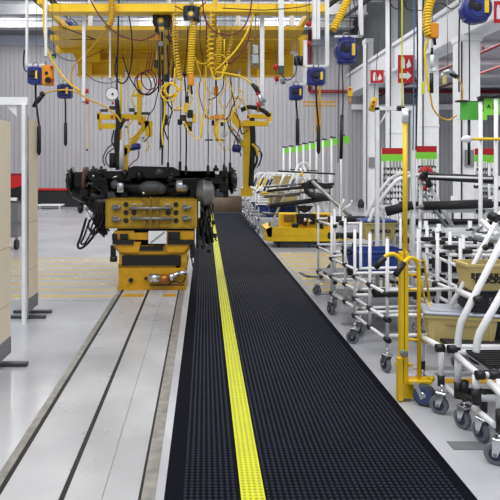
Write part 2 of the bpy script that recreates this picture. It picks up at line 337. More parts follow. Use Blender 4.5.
for (px, py) in ((117, 207), (117, 219), (187, 207), (187, 218)):
    MB().torus(c(px-2, py, -.02), (0, 1, 0), .035, .01, 14, 6).rod(c(px-2, py, -.05), c(px-2, py, 0), .022).rod(c(px-1, py+.5, -.04), c(px+4, py+1, -.04), .015).ball(c(px+3, py, -.04), .025).build('clamp', 'steel', fr)
for px in (132, 141, 165): MB().bb(c(px, 203.4, -.01), c(px+5, 205, 0)).build('sticker', 'silver', fr)
MB().bb(c(149, 230.5, -.08), c(167, 243, -.05)).build('document_pouch', 'white', t)['label'] = 'white plastic document pouch'
MB().rod(c(151, 242, -.088), c(165, 231, -.088), .006, 5).build('pouch_crease', 'grey', t)
MB().rod(c(113, 257, .05), c(113, 262, .05), .05, 12).bb(c(110, 246, .04), c(115, 262, .1)).build('side_lever', 'black', t)
MB().bb(c(190, 244, .0), c(195, 258, .06)).rod(c(191, 256, .05), c(193, 268, .05), .01).build('side_lever', 'black', t)
MB().bb(c(198, 202, .05), c(200, 218, .15)).build('white_plate', 'white', t)

# --- axle
Ya = 8.35
def a_(px, py, dy=0): return W(px, py, Ya)+Vector((0, dy, 0))
t = thing('truck_axle', 'black truck axle assembly with brake discs and hoses resting on the yellow carrier', 'axle', (-.68, 8.5, 1.1))
m = MB()
m.tube([a_(72, 181, .3), a_(95, 182, .3), a_(112, 186, .3), a_(128, 190, .3), a_(175, 191, .3), a_(195, 188, .3), a_(215, 182, .3), a_(234, 181, .3)], .1, 12, [.1, .11, .14, .2, .2, .15, .12, .1])
m.lathe(a_(150, 190, .12), (0, 1, 0), [(0, .12), (.04, .24), (.2, .27), (.34, .22), (.4, .1)], 20)
m.build('axle_beam', 'axle_black', t)
m = MB(); m.prism([a_(128, 168, -.02), a_(134, 166, -.02), a_(173, 167, -.02), a_(180, 171, -.02), a_(180, 176, -.02), a_(128, 176, -.02)], (0, .35, 0)); m.bb(a_(88, 171, 0), a_(215, 178, .12)); m.prism([a_(172, 170, 0), a_(213, 172, 0), a_(222, 178, 0), a_(222, 184, 0), a_(172, 180, 0)], (0, .12, 0))
m.bb(a_(100, 176, .02), a_(108, 200, .12)).bb(a_(190, 174, .02), a_(196, 200, .12)).bb(a_(108, 196, .0), a_(194, 200, .2))
m.build('cross_member', 'axle_black', t)
for (px, s) in ((66, -1), (234, 1)):
    h = MB(); X = a_(px, 181, .3)
    h.lathe(X, (-s, 0, 0), [(-.06, .06), (-.05, .11), (-.02, .13), (.0, .19), (.03, .2), (.05, .14), (.1, .12)], 20)
    for k in range(10): a = k*PI/5; d = Vector((0, math.cos(a)*.15, math.sin(a)*.15)); h.rod(X+d+Vector((s*.045, 0, 0)), X+d, .012, 6)
    hb = h.build('wheel_hub', 'axle_black', t)
    MB().lathe(a_(px+14 if s < 0 else px-6, 182, .3), (-s, 0, 0), [(0, .16), (0.001, .215), (.045, .215), (.046, .12)], 28).build('brake_disc', 'rust', hb)
    q = MB(); q.lathe(a_(px-s*20, 188, .3), (-s, 0, 0), [(0, .08), (.02, .14), (.1, .15), (.14, .09), (.2, .06)], 16); q.bb(a_(px-s*9-3, 172, .15), a_(px-s*9+4, 198, .45)); q.build('brake_caliper', 'axle_black', hb)
# springs, dampers, chambers
for (px, w) in ((105, 20), (193, 20)):
    m = MB()
    for k in range(4): m.bb(a_(px-w/2, 178+k*2.2, -.25+.04*k), a_(px+w/2-6, 179.8+k*2.2, .9-.04*k))
    m.build('leaf_spring', 'axle_black', t)
MB().lathe(a_(196, 193, -.02), (1, 0, 0), [(0, .08), (.02, .17), (.1, .19), (.105, .2), (.12, .2), (.125, .185), (.22, .16), (.26, .08)], 24).build('brake_chamber', 'steel', t)['label'] = 'grey brake chamber'
MB().lathe(a_(176, 186, -.05), (1, 0, 0), [(0, .06), (.02, .085), (.14, .09), (.18, .05)], 16).build('air_valve', 'silver', t)
MB().ball(a_(152, 188, .0), .2, 18, (1, .55, .5)).ball(a_(160, 189, -.02), .1, 12, (1, .7, .8)).build('drive_cover', 'dark_grey', t)
MB().bb(a_(118, 183, -.08), a_(124, 192, -.04)).ball(a_(121, 187, -.07), .05, 8, (1, .6, 1.3)).build('reservoir', 'silver', t)
MB().rod(a_(95, 183, -.02), a_(102, 183, -.02), .018).rod(a_(138, 177, -.04), a_(141, 175, -.04), .014).ball(a_(144, 193, -.06), .025).ball(a_(151, 192, -.06), .018).ball(a_(94, 176, -.02), .02).rod(a_(112, 178, -.02), a_(118, 176, -.02), .012).build('fitting', 'chrome', t)
random.seed(3)
for k in range(26):
    px = random.uniform(80, 225); py = random.uniform(172, 196); 
    q = MB()
    if k % 3 == 0: q.lathe(a_(px, py, random.uniform(-.05, .1)), (random.uniform(-1, 1), -.6, random.uniform(-.5, .5)), [(-.04, .03), (-.03, .06), (.04, .065), (.06, .03)], 10)
    elif k % 3 == 1: q.tube(spline([a_(px, py, 0), a_(px+random.uniform(4, 12), py-random.uniform(-3, 6), -.05), a_(px+random.uniform(12, 24), py+random.uniform(-4, 6), .0)]), .014, 6)
    else: q.bevbox(a_(px, py, random.uniform(-.03, .1)), (.12, .12, .1), .015)
    q.build('axle_fitting', 'axle_black' if k % 4 else 'dark_grey', t)
for (px, py) in ((92, 169), (100, 169), (216, 168), (160, 171), (95, 171), (104, 171.5)): MB().lathe(a_(px, py+3, .1), (0, 0, 1), [(0, .04), (.03, .045), (.05, .02), (.08, .02)], 8).build('bolt_head', 'black', t)
# hanging control arms and hoses at the left
m = MB(); m.bb(a_(80, 190, .1), a_(112, 203, .4)).lathe(a_(98, 205, .1), (1, 0, .2), [(-.15, .05), (-.1, .12), (.1, .14), (.2, .06)], 12).prism([a_(88, 200, .05), a_(106, 198, .05), a_(106, 232, .05), a_(98, 234, .05), a_(92, 222, .05)], (0, .2, 0)); m.tube([a_(84, 196, .15), a_(92, 208, .1), a_(100, 222, .1), a_(104, 236, .1)], .1, 8, [.1, .11, .1, .04]).tube([a_(72, 192, .2), a_(90, 198, .15), a_(108, 200, .1)], .1, 8, [.1, .13, .12]).bb(a_(62, 174, .3), a_(66, 196, .5)); m.build('steering_arm', 'axle_black', t)
MB().rod(a_(88, 210, -.02), a_(94, 217, -.02), .03).ball(a_(92, 214, -.03), .035).rod(a_(84, 205, 0), a_(88, 209, 0), .02).build('tie_rod_end', 'silver', t)
MB().lathe(a_(76, 209, .1), (1, .2, 0), [(0, .03), (.02, .07), (.06, .07), (.08, .03)], 12).build('mudguard_bracket', 'black', t)
MB().tube(spline([a_(86, 218, .02), a_(81, 236, 0), a_(78, 245, -.02), a_(81, 248, -.03), a_(88, 243, -.02), a_(96, 232, 0), a_(102, 220, .02)]), .018, 7).build('brake_hose', 'black', t)
MB().tube(spline([a_(89, 220, .05), a_(84, 236, .02), a_(81, 243, 0), a_(85, 243, 0), a_(93, 230, .02), a_(100, 222, .05)]), .014, 7).build('brake_hose', 'black', t)
for k in range(7):
    x = 90+k*2.6; MB().tube(spline([a_(x, 205, .02), a_(x+3, 215+k, -.02), a_(x-2, 226+k % 3*4, .03), a_(x+4, 237-k % 4*3, .0)]), .013, 6).build('cable', 'black', t)
# cable bundle at the right
m = MB().tube(spline([a_(199, 198, 0), a_(203, 212, 0), a_(207, 228, 0), a_(210, 243, 0)]), .06, 8, None); m.build('wiring_loom', 'axle_black', t)
random.seed(11)
for k in range(22):
    x = 200+random.uniform(-2, 8); y = 196+random.uniform(0, 8); p = [a_(x, y, random.uniform(-.1, .05))]
    for j in range(4): x += random.uniform(-4, 5.2); y += random.uniform(7, 13); p.append(a_(min(max(x, 197), 219), y, random.uniform(-.12, .05)))
    MB().tube(spline(p, 5), random.choice((.007, .01, .014)), 5).build('loom_wire', random.choice(('black', 'black', 'black', 'burgundy', 'dark_grey', 'black')), t)
for (px, py) in ((215, 235), (203, 246), (209, 250), (198, 232), (213, 222)): MB().bevbox(a_(px, py, -.08), (.05, .05, .06), .01).build('connector', 'black', t)

# brown roll behind the axle at the far end of the mat
t = thing('sheet_roll', 'brown curved sheet standing across the far end of the black mat', 'sheet', (.55, 21.95, 0))
P = [(0, 22.2, .0)]
m = MB(); n = 14; vs = []
for i in range(n+1):
    a = PI*i/n*.9; vs += [(-.1, 22.35-.5*math.cos(a)*.9, .02+.62*math.sin(a)), (1.35, 22.35-.5*math.cos(a)*.9, .02+.62*math.sin(a))]
vs2 = [(x, y+.0, max(z-.03, 0)) for x, y, z in vs]; N_ = len(vs)
fs = [(2*i, 2*i+1, 2*i+3, 2*i+2) for i in range(n)]+[(N_+2*i, N_+2*i+2, N_+2*i+3, N_+2*i+1) for i in range(n)]+[(2*i, 2*i+2, N_+2*i+2, N_+2*i) for i in range(n)]+[(2*i+1, N_+2*i+1, N_+2*i+3, 2*i+3) for i in range(n)]
m.add(vs+vs2, fs, True).build('curved_sheet', 'brown', t)
MB().bb((-.1, 21.87, 0), (1.35, 21.92, .07)).build('sheet_edge', 'dark_grey', t)

# ================================================================ LEFT SIDE
def partition(label, x, ya, yb, z, feet):
    t = thing('partition_panel', label, 'partition', (x, (ya+yb)/2, 0), group='cream partition panels')
    MB().bb((x-.03, ya, .22), (x+.03, yb, z)).build('panel', 'cream', t)
    MB().bb((x-.035, ya, .08), (x+.035, yb, .22)).build('kick_plate', 'grey', t)
    MB().bb((x-.03, ya-.05, .02), (x+.03, ya, z+.02)).build('post', 'silver', t)
    for y in feet: MB().bb((x-.22, y-.03, 0), (x+.2, y+.03, .03)).build('foot', 'dark_grey', t)
    MB().bb((x+.03, ya, z*.48), (x+.031, yb, z*.48+.006)).build('taped_line', 'tape', t)
    MB().bb((x+.03, ya, z*.245), (x+.031, yb, z*.245+.006)).build('taped_line', 'tape', t)
partition('cream partition panel at the left edge of the picture, nearest the camera', -1.65, 3.6, 5.0, 2.0, (4.9, 3.7))
partition('narrow cream partition panel with silver post, second from the left edge', -1.92, 6.43, 6.78, 2.15, (6.48, 6.72))
t = thing('tube_portal', 'white square tube frame reaching over between the two cream panels', 'frame', (-2.4, 6.3, 0))
MB().bb((-1.90, 6.22, 0), (-1.865, 6.28, 2.28)).build('post', 'white', t); MB().bb((-3.4, 6.25, 2.28), (-1.85, 6.33, 2.36)).build('top_rail', 'white', t)
MB().bb((-3.4, 6.25, 0), (-3.34, 6.31, 2.28)).build('post', 'white', t); MB().bb((-3.34, 6.26, 1.28), (-1.97, 6.3, 1.31)).build('rail', 'white', t)
MB().add([(-1.97, 6.27, 2.16), (-1.97, 6.27, 2.28), (-2.09, 6.27, 2.28), (-1.97, 6.3, 2.16), (-1.97, 6.3, 2.28), (-2.09, 6.3, 2.28)], [(0, 1, 2), (5, 4, 3), (0, 3, 4, 1), (1, 4, 5, 2), (2, 5, 3, 0)]).build('corner_brace', 'white', t)
t = thing('work_bench', 'long low black bench with a red top edge against the far wall', 'bench', (-7, 26.3, 0))
MB().bb((-9.5, 26, .05), (-5.3, 26.6, .72)).build('body', 'soft_black', t); MB().bb((-9.55, 25.95, .72), (-5.25, 26.65, .8)).build('top_edge', 'red', t)
MB().bb((-9.4, 26.05, 0), (-5.4, 26.5, .05)).build('plinth', 'dark_grey', t)
t = thing('floor_tray', 'low white tray lying on the floor before the black bench', 'tray', (-6.2, 25, 0))
MB().bb((-6.9, 24.6, .12), (-5.9, 25.2, .18)).build('tray', 'white', t)
for x in (-6.8, -6.0): MB().bb((x-.03, 24.7, 0), (x+.03, 24.8, .12)).build('leg', 'white', t)
t = thing('seat_trolley', 'grey trolley with black rounded back glimpsed between the cream panels', 'trolley', (-3.9, 12, 0))
m = MB(); m.prism([(-4.1, 12, .95), (-3.7, 12, 1.0), (-3.62, 12, 1.3), (-3.9, 12, 1.22), (-4.2, 12, 1.2)], (0, .5, 0)); m.build('backrest', 'black', t)
MB().bb((-4.1, 12, .25), (-3.75, 12.6, .95)).bb((-4.1, 11.98, .55), (-3.7, 12.5, .6)).build('body', 'grey', t)
for x in (-4.0, -3.8):
    MB().rod((x-.03, 12.1, .1), (x+.03, 12.1, .1), .1, 14).build('wheel', 'black', t)
    MB().bb((x-.02, 12.08, .1), (x+.02, 12.12, .26)).build('wheel_fork', 'steel', t)
t = thing('storage_box', 'red box on the black bench seen between the cream panels', 'box', (-8.2, 26.2, .8))
MB().bb((-8.75, 26.05, .8), (-7.95, 26.5, 1.38)).build('body', 'red', t); MB().bb((-8.8, 26.02, 1.38), (-7.9, 26.53, 1.45)).build('lid', 'dark_red', t)
for (x, w) in ((-5.6, 0), (-5.1, 1), (-6.0, 2)):
    t = thing('branched_stand', 'thin grey branched stand against the back wall, %s' % ('middle one', 'right one', 'left one')[w], 'stand', (x, 28.5, 0), group='thin stands by the back wall')
    MB().rod((x, 28.5, 0), (x, 28.5, 1.6+.4*w), .012, 6).build('pole', 'steel', t); MB().rod((x-.15, 28.5, 0), (x+.15, 28.5, .0), .015, 6).rod((x, 28.3, .015), (x, 28.7, .015), .015, 6).build('base', 'steel', t)
    MB().rod((x, 28.5, 1.1), (x-.2, 28.5, 1.6), .012, 6).rod((x, 28.5, 1.2), (x+.25, 28.5, 1.5), .012, 6).build('branch', 'grey', t)
# ================================================================ OVERHEAD GANTRY
def PL(Y, pts): return [W(p[0], p[1], p[2] if len(p) > 2 else Y) for p in pts]
t = thing('overhead_gantry', 'yellow overhead gantry of stacked crane beams spanning above the track', 'gantry', (-.3, 9, 3.6))
MB().bb((-3.9, 7.5, 3.575), (1.5, 7.62, 3.68)).bb((-3.9, 7.46, 3.56), (1.5, 7.66, 3.585)).build('front_beam', 'yellow', t) if False else MB().bb((-1.94, 7.5, 3.585), (1.5, 7.62, 3.68)).bb((-1.94, 7.46, 3.57), (1.5, 7.66, 3.59)).build('front_beam', 'yellow', t)
MB().bb((-2.2, 8.57, 3.6), (1.42, 9.15, 3.66)).build('box_beam', 'shaded_yellow', t)  # box beams take a darker yellow that paints in the underside shade
MB().bb((-2.38, 9.22, 3.6), (1.58, 10.1, 3.68)).build('box_beam', 'shaded_yellow', t)
m = MB().bb((-2.16, 10.2, 3.2), (1.45, 10.24, 3.62)).bb((-2.16, 10.1, 3.58), (1.45, 10.3, 3.62)).bb((-2.16, 10.08, 3.43), (1.45, 10.22, 3.46)).bb((-2.16, 10.1, 3.19), (1.45, 10.34, 3.22)); m.build('web_girder', 'yellow', t)
for x in (-2.1, .1, 1.38): MB().bb((x, 7.5, 3.68), (x+.06, 10.3, 3.76)).build('long_beam', 'yellow', t)
MB().prism(PL(9.9, [(56, 45), (100, 45), (100, 62), (84, 62), (78, 53), (56, 53)]), (0, .03, 0)).prism(PL(10.0, [(72, 52), (92, 52), (92, 75), (84, 74), (77, 62)]), (0, .03, 0)).build('end_plate', 'yellow', t)
MB().bb(W(298, 37, 9.2), W(304, 58, 9.25)).bb(W(283, 54, 10), W(293, 77, 10.05)).build('end_plate', 'yellow', t)
for x in (-1.85, -.6, .5, 1.35): 
    MB().bb((x, 9.5, 3.65), (x+.06, 9.56, 8.35)).build('hanger', 'white', t)
MB().tube(spline(PL(8.4, [(50, 3), (90, 6), (130, 9), (170, 4), (210, 9), (270, 6), (320, 11)])), .008, 5).build('cable', 'black', t)
MB().rod(W(62, 27, 8.55), W(95, 39.2, 8.55), .008, 5).bb(W(70, 38, 9.2), W(96, 39.5, 9.19)).build('grooved_line', 'black', t)
# silver ducts/rails receding to the roof
for i, (a, b) in enumerate((((28, -6), (66, 29)), ((42, -8), (80, 30)), ((340, -4), (300, 26)), ((378, -8), (330, 26)))):
    o = thing('power_rail', ('outer dark rail', 'inner dark rail', 'dark rail right of centre', 'rightmost dark rail')[i]+' running diagonally under the roof above the gantry', 'rail', W(*a, 9))
    MB().rod(W(*a, 9), W(*b, 14), .03, 8).build('rail', 'dark_grey', o); MB().rod(W(a[0]+4, a[1], 9), W(b[0]+3, b[1], 14), .015, 6).build('cable', 'black', o)
# small parked winches on the rails
for i, (px, py) in enumerate(((68, 26), (290, 30))):
    o = thing('cable_winch', 'blue and grey winch parked above the gantry %s' % ('left end', 'right end'), 'winch', W(px, py, 11)) if False else thing('cable_winch', 'blue and grey winch parked above the gantry, at its '+('left end', 'right end')[i], 'winch', W(px, py, 11))
    MB().lathe(W(px-5, py, 11), (1, 0, .1), [(0, .05), (.02, .09), (.16, .09), (.2, .06)], 14).build('drum', 'blue', o); MB().torus(W(px, py, 11), (1, 0, 0), .1, .012, 16, 6).build('rim', 'dark_grey', o); MB().rod(W(px, py, 11), W(px, 15, 11), .012, 6).build('hanger', 'steel', o)

# ---- white drop tubes
def drop(px, y0, y1, w, Y, label, extra=None):
    r = w*Y/F/2; o = thing('drop_tube', label, 'tube', W(px, y1, Y), group='white drop tubes under the gantry')
    MB().bb(W(px-w/2, y0, Y), W(px+w/2, y1, Y+w*Y/F)).build('tube', 'white', o)
    MB().bb(W(px-w/2-.6, y0, Y-.01), W(px+w/2+.6, y0+2, Y+.04)).bb(W(px-w/2-.3, y1-2, Y-.005), W(px+w/2+.3, y1, Y+.035)).build('end_clip', 'steel', o)
    return o
drop(84, 8, 103, 3.8, 7.6, 'thick white drop tube left of the gauge disc, below the front beam')
drop(126.5, 70, 128, 2.6, 9.4, 'thin white drop tube into the left yellow manipulator')
drop(239, 70, 108, 2, 9.5, 'thin white drop tube left of the right manipulator column')
drop(249, 40, 117, 2.4, 9.3, 'white drop tube above the right manipulator column')
drop(262, 11, 106, 3.8, 7.6, 'thick white drop tube right of centre, beside the red grips')
drop(281, -6, 74, 4.4, 7.4, 'long white drop tube with a grey socket box at its foot')
drop(316, -10, 41, 6, 7, 'widest white drop tube at the top, above the middle balancer')
drop(360.5, -12, 37, 3, 6.8, 'white drop tube right of the large blue balancer')
drop(110, 30, 80, 2, 7.9, 'thin pale drop strip above the white gauge disc')
drop(46, -5, 58, 3, 6.8, 'perforated white drop strip beside the orange pendant box')
def lframe(xa, xb, y0, y1, Y, label, side):
    o = thing('suspended_hanger', label, 'hanger', W(xa, y1, Y)); v = xa if side < 0 else xb
    MB().bb(W(v-1.5, y0, Y), W(v+1.5, y1, Y+.04)).build('upright', 'white', o)
    MB().bb(W(xa, y1-1.3, Y+.001), W(xb, y1+1.3, Y+.039)).build('arm', 'white', o); return o
lframe(27, 46, 0, 65, 6.8, 'white L-shaped hanger frame at the upper left holding the blue balancer', -1)
o = lframe(305, 327, -8, 66, 7.0, 'white U-shaped hanger frame around the middle balancer', 1); MB().bb(W(303.6, 44, 7.0), W(306.4, 66, 7.04)).build('upright', 'white', o)
lframe(289, 305, 40, 84, 7.4, 'white hanger frame of the lowest blue balancer', 1)
lframe(335, 361, 10, 36.5, 6.9, 'white hanger frame above the large blue balancer', 1)

# ---- spring balancers
def balancer(px, py, w, h, Y, label, cord, yc, lab=0, shape='box'):
    o = thing('spring_balancer', label, 'balancer', W(px, py, Y), group='blue spring balancers'); r = w*Y/F/2; rh = h*Y/F/2; c_ = W(px, py, Y)
    m = MB()
    if shape == 'box': m.bevbox(c_, (2*r, .16, 2*rh), r*.25)
    else:
        m.lathe(c_+Vector((0, -.09, 0)), (0, 1, 0), [(0, r*.75), (.02, r*.95), (.04, r), (.14, r), (.18, r*.7)], 22); m.bevbox(c_, (1.5*r, .14, 2.05*rh), r*.2)
    m.build('housing', 'blue', o)
    MB().lathe(c_+Vector((-r*.1, -.1, 0)), (0, 1, 0), [(0, r*.18), (.01, r*.3), (.03, r*.32)], 14).torus(c_+Vector((0, -.085, 0)), (0, 1, 0), r*.66, .008, 20, 5).build('drum_cap', 'joint_black', o)
    MB().bb(c_+Vector((-r*.6, -.1, -rh*.1)), c_+Vector((-r*.25, -.085, rh*.5))).build('vent_plate', 'soft_black', o)
    MB().bb(c_+Vector((r*.35, -.1, -rh*.45)), c_+Vector((r*.62, -.082, rh*.45))).build('rating_label', 'yellow', o)
    MB().torus(c_+Vector((0, 0, rh+.03)), (0, 1, 0), .03, .008, 12, 5).build('suspension_eye', 'steel', o)
    if cord:
        p = spline([W(px, py+h/2-1, Y), W(px+.5, (py+yc)/2, Y), W(px-.5+cord*.1, yc, Y)])
        MB().tube(p, .012, 6).build('cord', 'black', o); MB().lathe(p[-1], (0, 0, -1), [(0, .01), (.02, .022), (.3, .024), (.34, .008)], 8).build('cord_stop', 'black', o)
    return o
balancer(35.5, 76, 13, 17, 6.7, 'boxy blue spring balancer at the upper left beside the orange pendant', 40, 125)
balancer(65, 91.5, 14, 14, 8.4, 'small blue spring balancer hanging left of the thick white drop tube', 10, 122)
balancer(346, 51, 23, 26, 6.9, 'largest round blue spring balancer near the red fire signs', 0, 0, shape='round')
balancer(316, 77, 17, 17, 7.0, 'blue spring balancer in the middle of the three right of centre', 30, 125)
balancer(296, 93, 13, 14, 7.4, 'lowest and smallest blue spring balancer right of centre', 20, 118)
balancer(475, 9, 30, 27, 6.0, 'blue spring balancer at the top right corner cut by the picture edge', 0, 0, shape='round')
# black power cords on the drum balancers
def hang(o, p, r=.0025):
    # thin suspension wire from a point up to the roof beams
    MB().rod(p, (p[0], p[1], 8.35), r, 4).build('suspension_wire', 'steel', o)
def hose(name, label, cat, pts, Y, r, m, group=None):
    o = thing(name, label, cat, W(pts[0][0], pts[0][1], pts[0][2] if len(pts[0]) > 2 else Y), group=group)
    P = PL(Y, pts); MB().tube(spline(P), r, 7).build(name.split('_')[-1]+'_line', m, o); tp = max(P, key=lambda v: v.z)
    if tp.z < 3.5: hang(o, tp)
    return o
def cord_end(o, px, py, Y, m='black', w=.02, L=.14): MB().lathe(W(px, py, Y), (0, 0, -1), [(0, w*.4), (.02, w), (L-.02, w), (L, w*.3)], 8).build('end_fitting', m, o)
hb_ = 'hanging hoses and cords'
def H(label, pts, Y, px, m, name='hanging_hose', cat='hose'): return hose(name, label, cat, pts, Y, px*Y/F/2, m, hb_)
o = H('thick black cord hanging left of the large blue balancer down beside the green tags', [(342, 60), (343, 100), (341.5, 130), (342, 148)], 7, 1.2, 'black', 'hanging_wire', 'cord'); MB().rod(W(342, 115, 7), W(341, 159, 7), .02).build('sleeve', 'black', o)
o = H('thin black cord ending just left of the thick sleeved cord', [(341, 30), (338.5, 90), (338, 163)], 7.1, .9, 'black', 'hanging_wire', 'cord')
o = H('black wire passing in front of the large blue balancer to a yellow pendant', [(350, -10), (350, 40), (350, 86)], 6.7, .9, 'black', 'hanging_wire', 'cord'); MB().bevbox(W(350, 92, 6.7), (.05, .05, .1), .008).build('pendant', 'yellow', o); MB().rod(W(350, 88, 6.65), W(350, 90, 6.65), .015).build('button', 'red', o); MB().rod(W(350, 97, 6.7), W(350, 104, 6.7), .01).build('grip', 'orange', o)
H('black wire running diagonally to the hanger above the large balancer', [(352, -8), (357, 20), (360, 36)], 6.8, .9, 'black', 'hanging_wire', 'cord')
o = H('cord with a tilted yellow push button pendant left of the white columns', [(379, 30), (377, 60), (374, 98)], 8, .8, 'dark_grey', 'hanging_wire', 'cord'); MB().tube([W(375, 98, 8), W(371.5, 111, 8)], .045, 8, [.04, .045]).build('pendant', 'yellow', o); MB().ball(W(373.6, 102, 7.95), .018, 8).ball(W(372.6, 106, 7.95), .018, 8).build('button', 'red', o)
H('thin yellow vertical cord in front of the second column', [(402, -10), (402, 50), (402, 107)], 5.2, 1.5, 'stripe_yellow', 'hanging_wire', 'cord')
H('blue air line hanging between the white columns', [(414, -8), (414, 60), (413, 150)], 6, 1.3, 'cord_blue')
H('black cable hanging right of the blue air line', [(417, -8), (417.5, 70), (416, 150)], 6.2, 1.6, 'black', 'hanging_cable', 'cable')
o = H('black cable looping down right of the columns to a green sign', [(460, 0), (459, 40), (459, 92)], 6.2, 1.6, 'black', 'hanging_cable', 'cable')
H('black wire dropping from the corner balancer', [(469, 20, 6), (469.5, 60, 6), (469, 165, 6)], 6, 1.3, 'black', 'hanging_cable', 'cable')
H('black cable curve hanging at the top between the columns', [(388, -4), (392, 6), (399, 9), (405, 4), (407, -4)], 7, 1, 'black', 'hanging_cable', 'cable')
H('black cable crossing the upper right corner', [(404, 0), (408, 9), (424, 10), (440, 3), (452, 9), (462, 2)], 7, 1, 'black', 'hanging_cable', 'cable')
# left
o = H('long yellow hose from the top left down past the small blue balancer', [(44, -6), (44, 30), (50, 56), (66, 80), (80, 91)], 7.4, 2, 'hose_yellow')
o = H('yellow air hose with a black gun, drooping left to right into the left manipulator', [(38, 98), (46, 93), (60, 90), (74, 91), (88, 99), (104, 106), (116, 115), (122, 124)], 7.4, 1.6, 'hose_gold')
MB().tube(PL(7.4, [(43.5, 94), (38, 100), (33, 107)]), .03, 8, [.025, .035, .02]).rod(W(41, 95, 7.4), W(44, 93, 7.4), .035).build('air_gun', 'black', o)
MB().tube(PL(7.4, [(126, 119), (121, 124)]), .02, 6).build('end_fitting', 'black', o)
H('thin golden hose curling from the cable chain past the thick drop tube', [(110, 25), (94, 45), (82, 58), (74, 66), (71, 78), (75, 88), (81, 93)], 7.8, 1.6, 'hose_gold')
o = H('thin yellow pull cord with red grips under the thick left drop tube', [(87, 100), (87, 125), (87, 149)], 7.6, .9, 'hose_yellow', 'pull_cord', 'cord')
MB().rod(W(87, 89, 7.55), W(87, 93, 7.55), .022).rod(W(87, 99, 7.55), W(87, 104, 7.55), .022).build('grip', 'red', o); MB().ball(W(87, 150, 7.6), .014, 8).build('end_ball', 'black', o)
H('dark red hose curving from the top left into the left hoist', [(88, -6), (96, 10), (108, 26), (124, 37), (142, 40), (156, 34)], 7.2, 1.5, 'burgundy')
H('thin grey cable sagging between the small balancer and the gauge', [(50, 48), (62, 58), (76, 61), (90, 56), (104, 50)], 9.9, .8, 'dark_grey', 'hanging_cable', 'cable')
H('thin dark cable sagging from the end plate to the gauge disc', [(82, 70), (94, 80), (110, 83), (124, 76)], 9.8, .8, 'dark_grey', 'hanging_cable', 'cable')
o = H('long black hose hanging straight down to the axle left of the gauge arm', [(119, -6), (118, 40), (117, 90), (119, 130), (118, 168)], 8.2, 1.8, 'black')
H('black hose looping from the front beam down and round by the left manipulator', [(121, 4), (128, 12), (132, 40), (131, 66), (126, 81), (119, 82), (115, 70), (117, 55)], 8, 1.5, 'black')
H('thin black cable falling right of the gauge loop to the centre bundle', [(122, 54), (129, 76), (138, 90), (148, 95), (157, 88), (162, 80)], 8.3, 1.3, 'black')
for i, (cx, cy, R) in enumerate(((146, 83, 10), (149, 80, 8.5), (143, 84, 9))):
    o = thing('coiled_hose', 'dark red loop of hose above the left manipulator, '+('largest loop', 'loop shifted to the right', 'loop shifted to the left')[i], 'hose', W(cx, cy, 8.6+.05*i), group='dark red hose loops')
    MB().tube([W(cx+R*math.cos(a)*(.9+.1*math.sin(2*a)), cy+R*1.15*math.sin(a), 8.6+.05*i) for a in [k*2*PI/28 for k in range(29)]], .009, 6).build('loop', ('burgundy', 'dark_red', 'burgundy')[i], o)
    MB().rod(W(cx+2, cy-R, 8.6+.05*i), W(cx+6, cy-R-22, 8.6+.05*i), .007, 5).build('lead', 'burgundy', o)
# gauge disc
o = thing('gauge_dial', 'round white gauge disc with a black hub above the left manipulator', 'gauge', W(112, 94, 8))
MB().lathe(W(112, 94, 8), (0, 1, 0), [(0, .07), (.005, .085), (.03, .085), (.04, .06)], 24).build('dial', 'white', o); MB().torus(W(112, 94, 8), (0, 1, 0), .086, .003, 24, 6).build('rim', 'dark_grey', o)
MB().rod(W(112.5, 94, 7.985), W(112.5, 94, 8), .015).rod(W(116, 90, 8.02), W(119, 112, 8.02), .008).build('hub', 'black', o)
# chunky hoists
def hoist(px, py, s, Y, label, hasw):
    o = thing('chain_hoist', label, 'hoist', W(px, py, Y)); k = s*Y/F; c_ = W(px, py, Y)
    m = MB().bevbox(c_+Vector((-6*k, 0, 1*k)), (7*k, .2, 13*k), 1.5*k).bevbox(c_+Vector((5*k, 0, -1*k)), (7*k, .2, 15*k), 1.5*k).bevbox(c_+Vector((0, .02, 5*k)), (9*k, .16, 7*k), 1*k); m.build('housing', 'black', o)
    MB().lathe(c_+Vector((-1*k, -.12, -3*k)), (0, 1, 0), [(0, 2*k), (.01, 4*k), (.08, 4.6*k)], 18).build('motor_cover', 'grey', o)
    MB().rod(c_+Vector((-1*k, -.14, -3*k)), c_+Vector((-1*k, -.11, -3*k)), 2.2*k, 14).build('hub_badge', 'yellow', o)
    MB().rod(c_+Vector((0, 0, 8*k)), c_+Vector((0, 0, 13*k)), 1*k).torus(c_+Vector((0, 0, 13*k)), (0, 1, 0), 2*k, .6*k, 12, 6).build('top_hook', 'steel', o)
    return o
hoist(162.5, 20, 1, 7.7, 'black electric chain hoist with a yellow hub under the front beam', 1)
hoist(192, 14, .9, 7.3, 'black chain hoist above the spiral hoses, right of the yellow-hubbed one', 0)
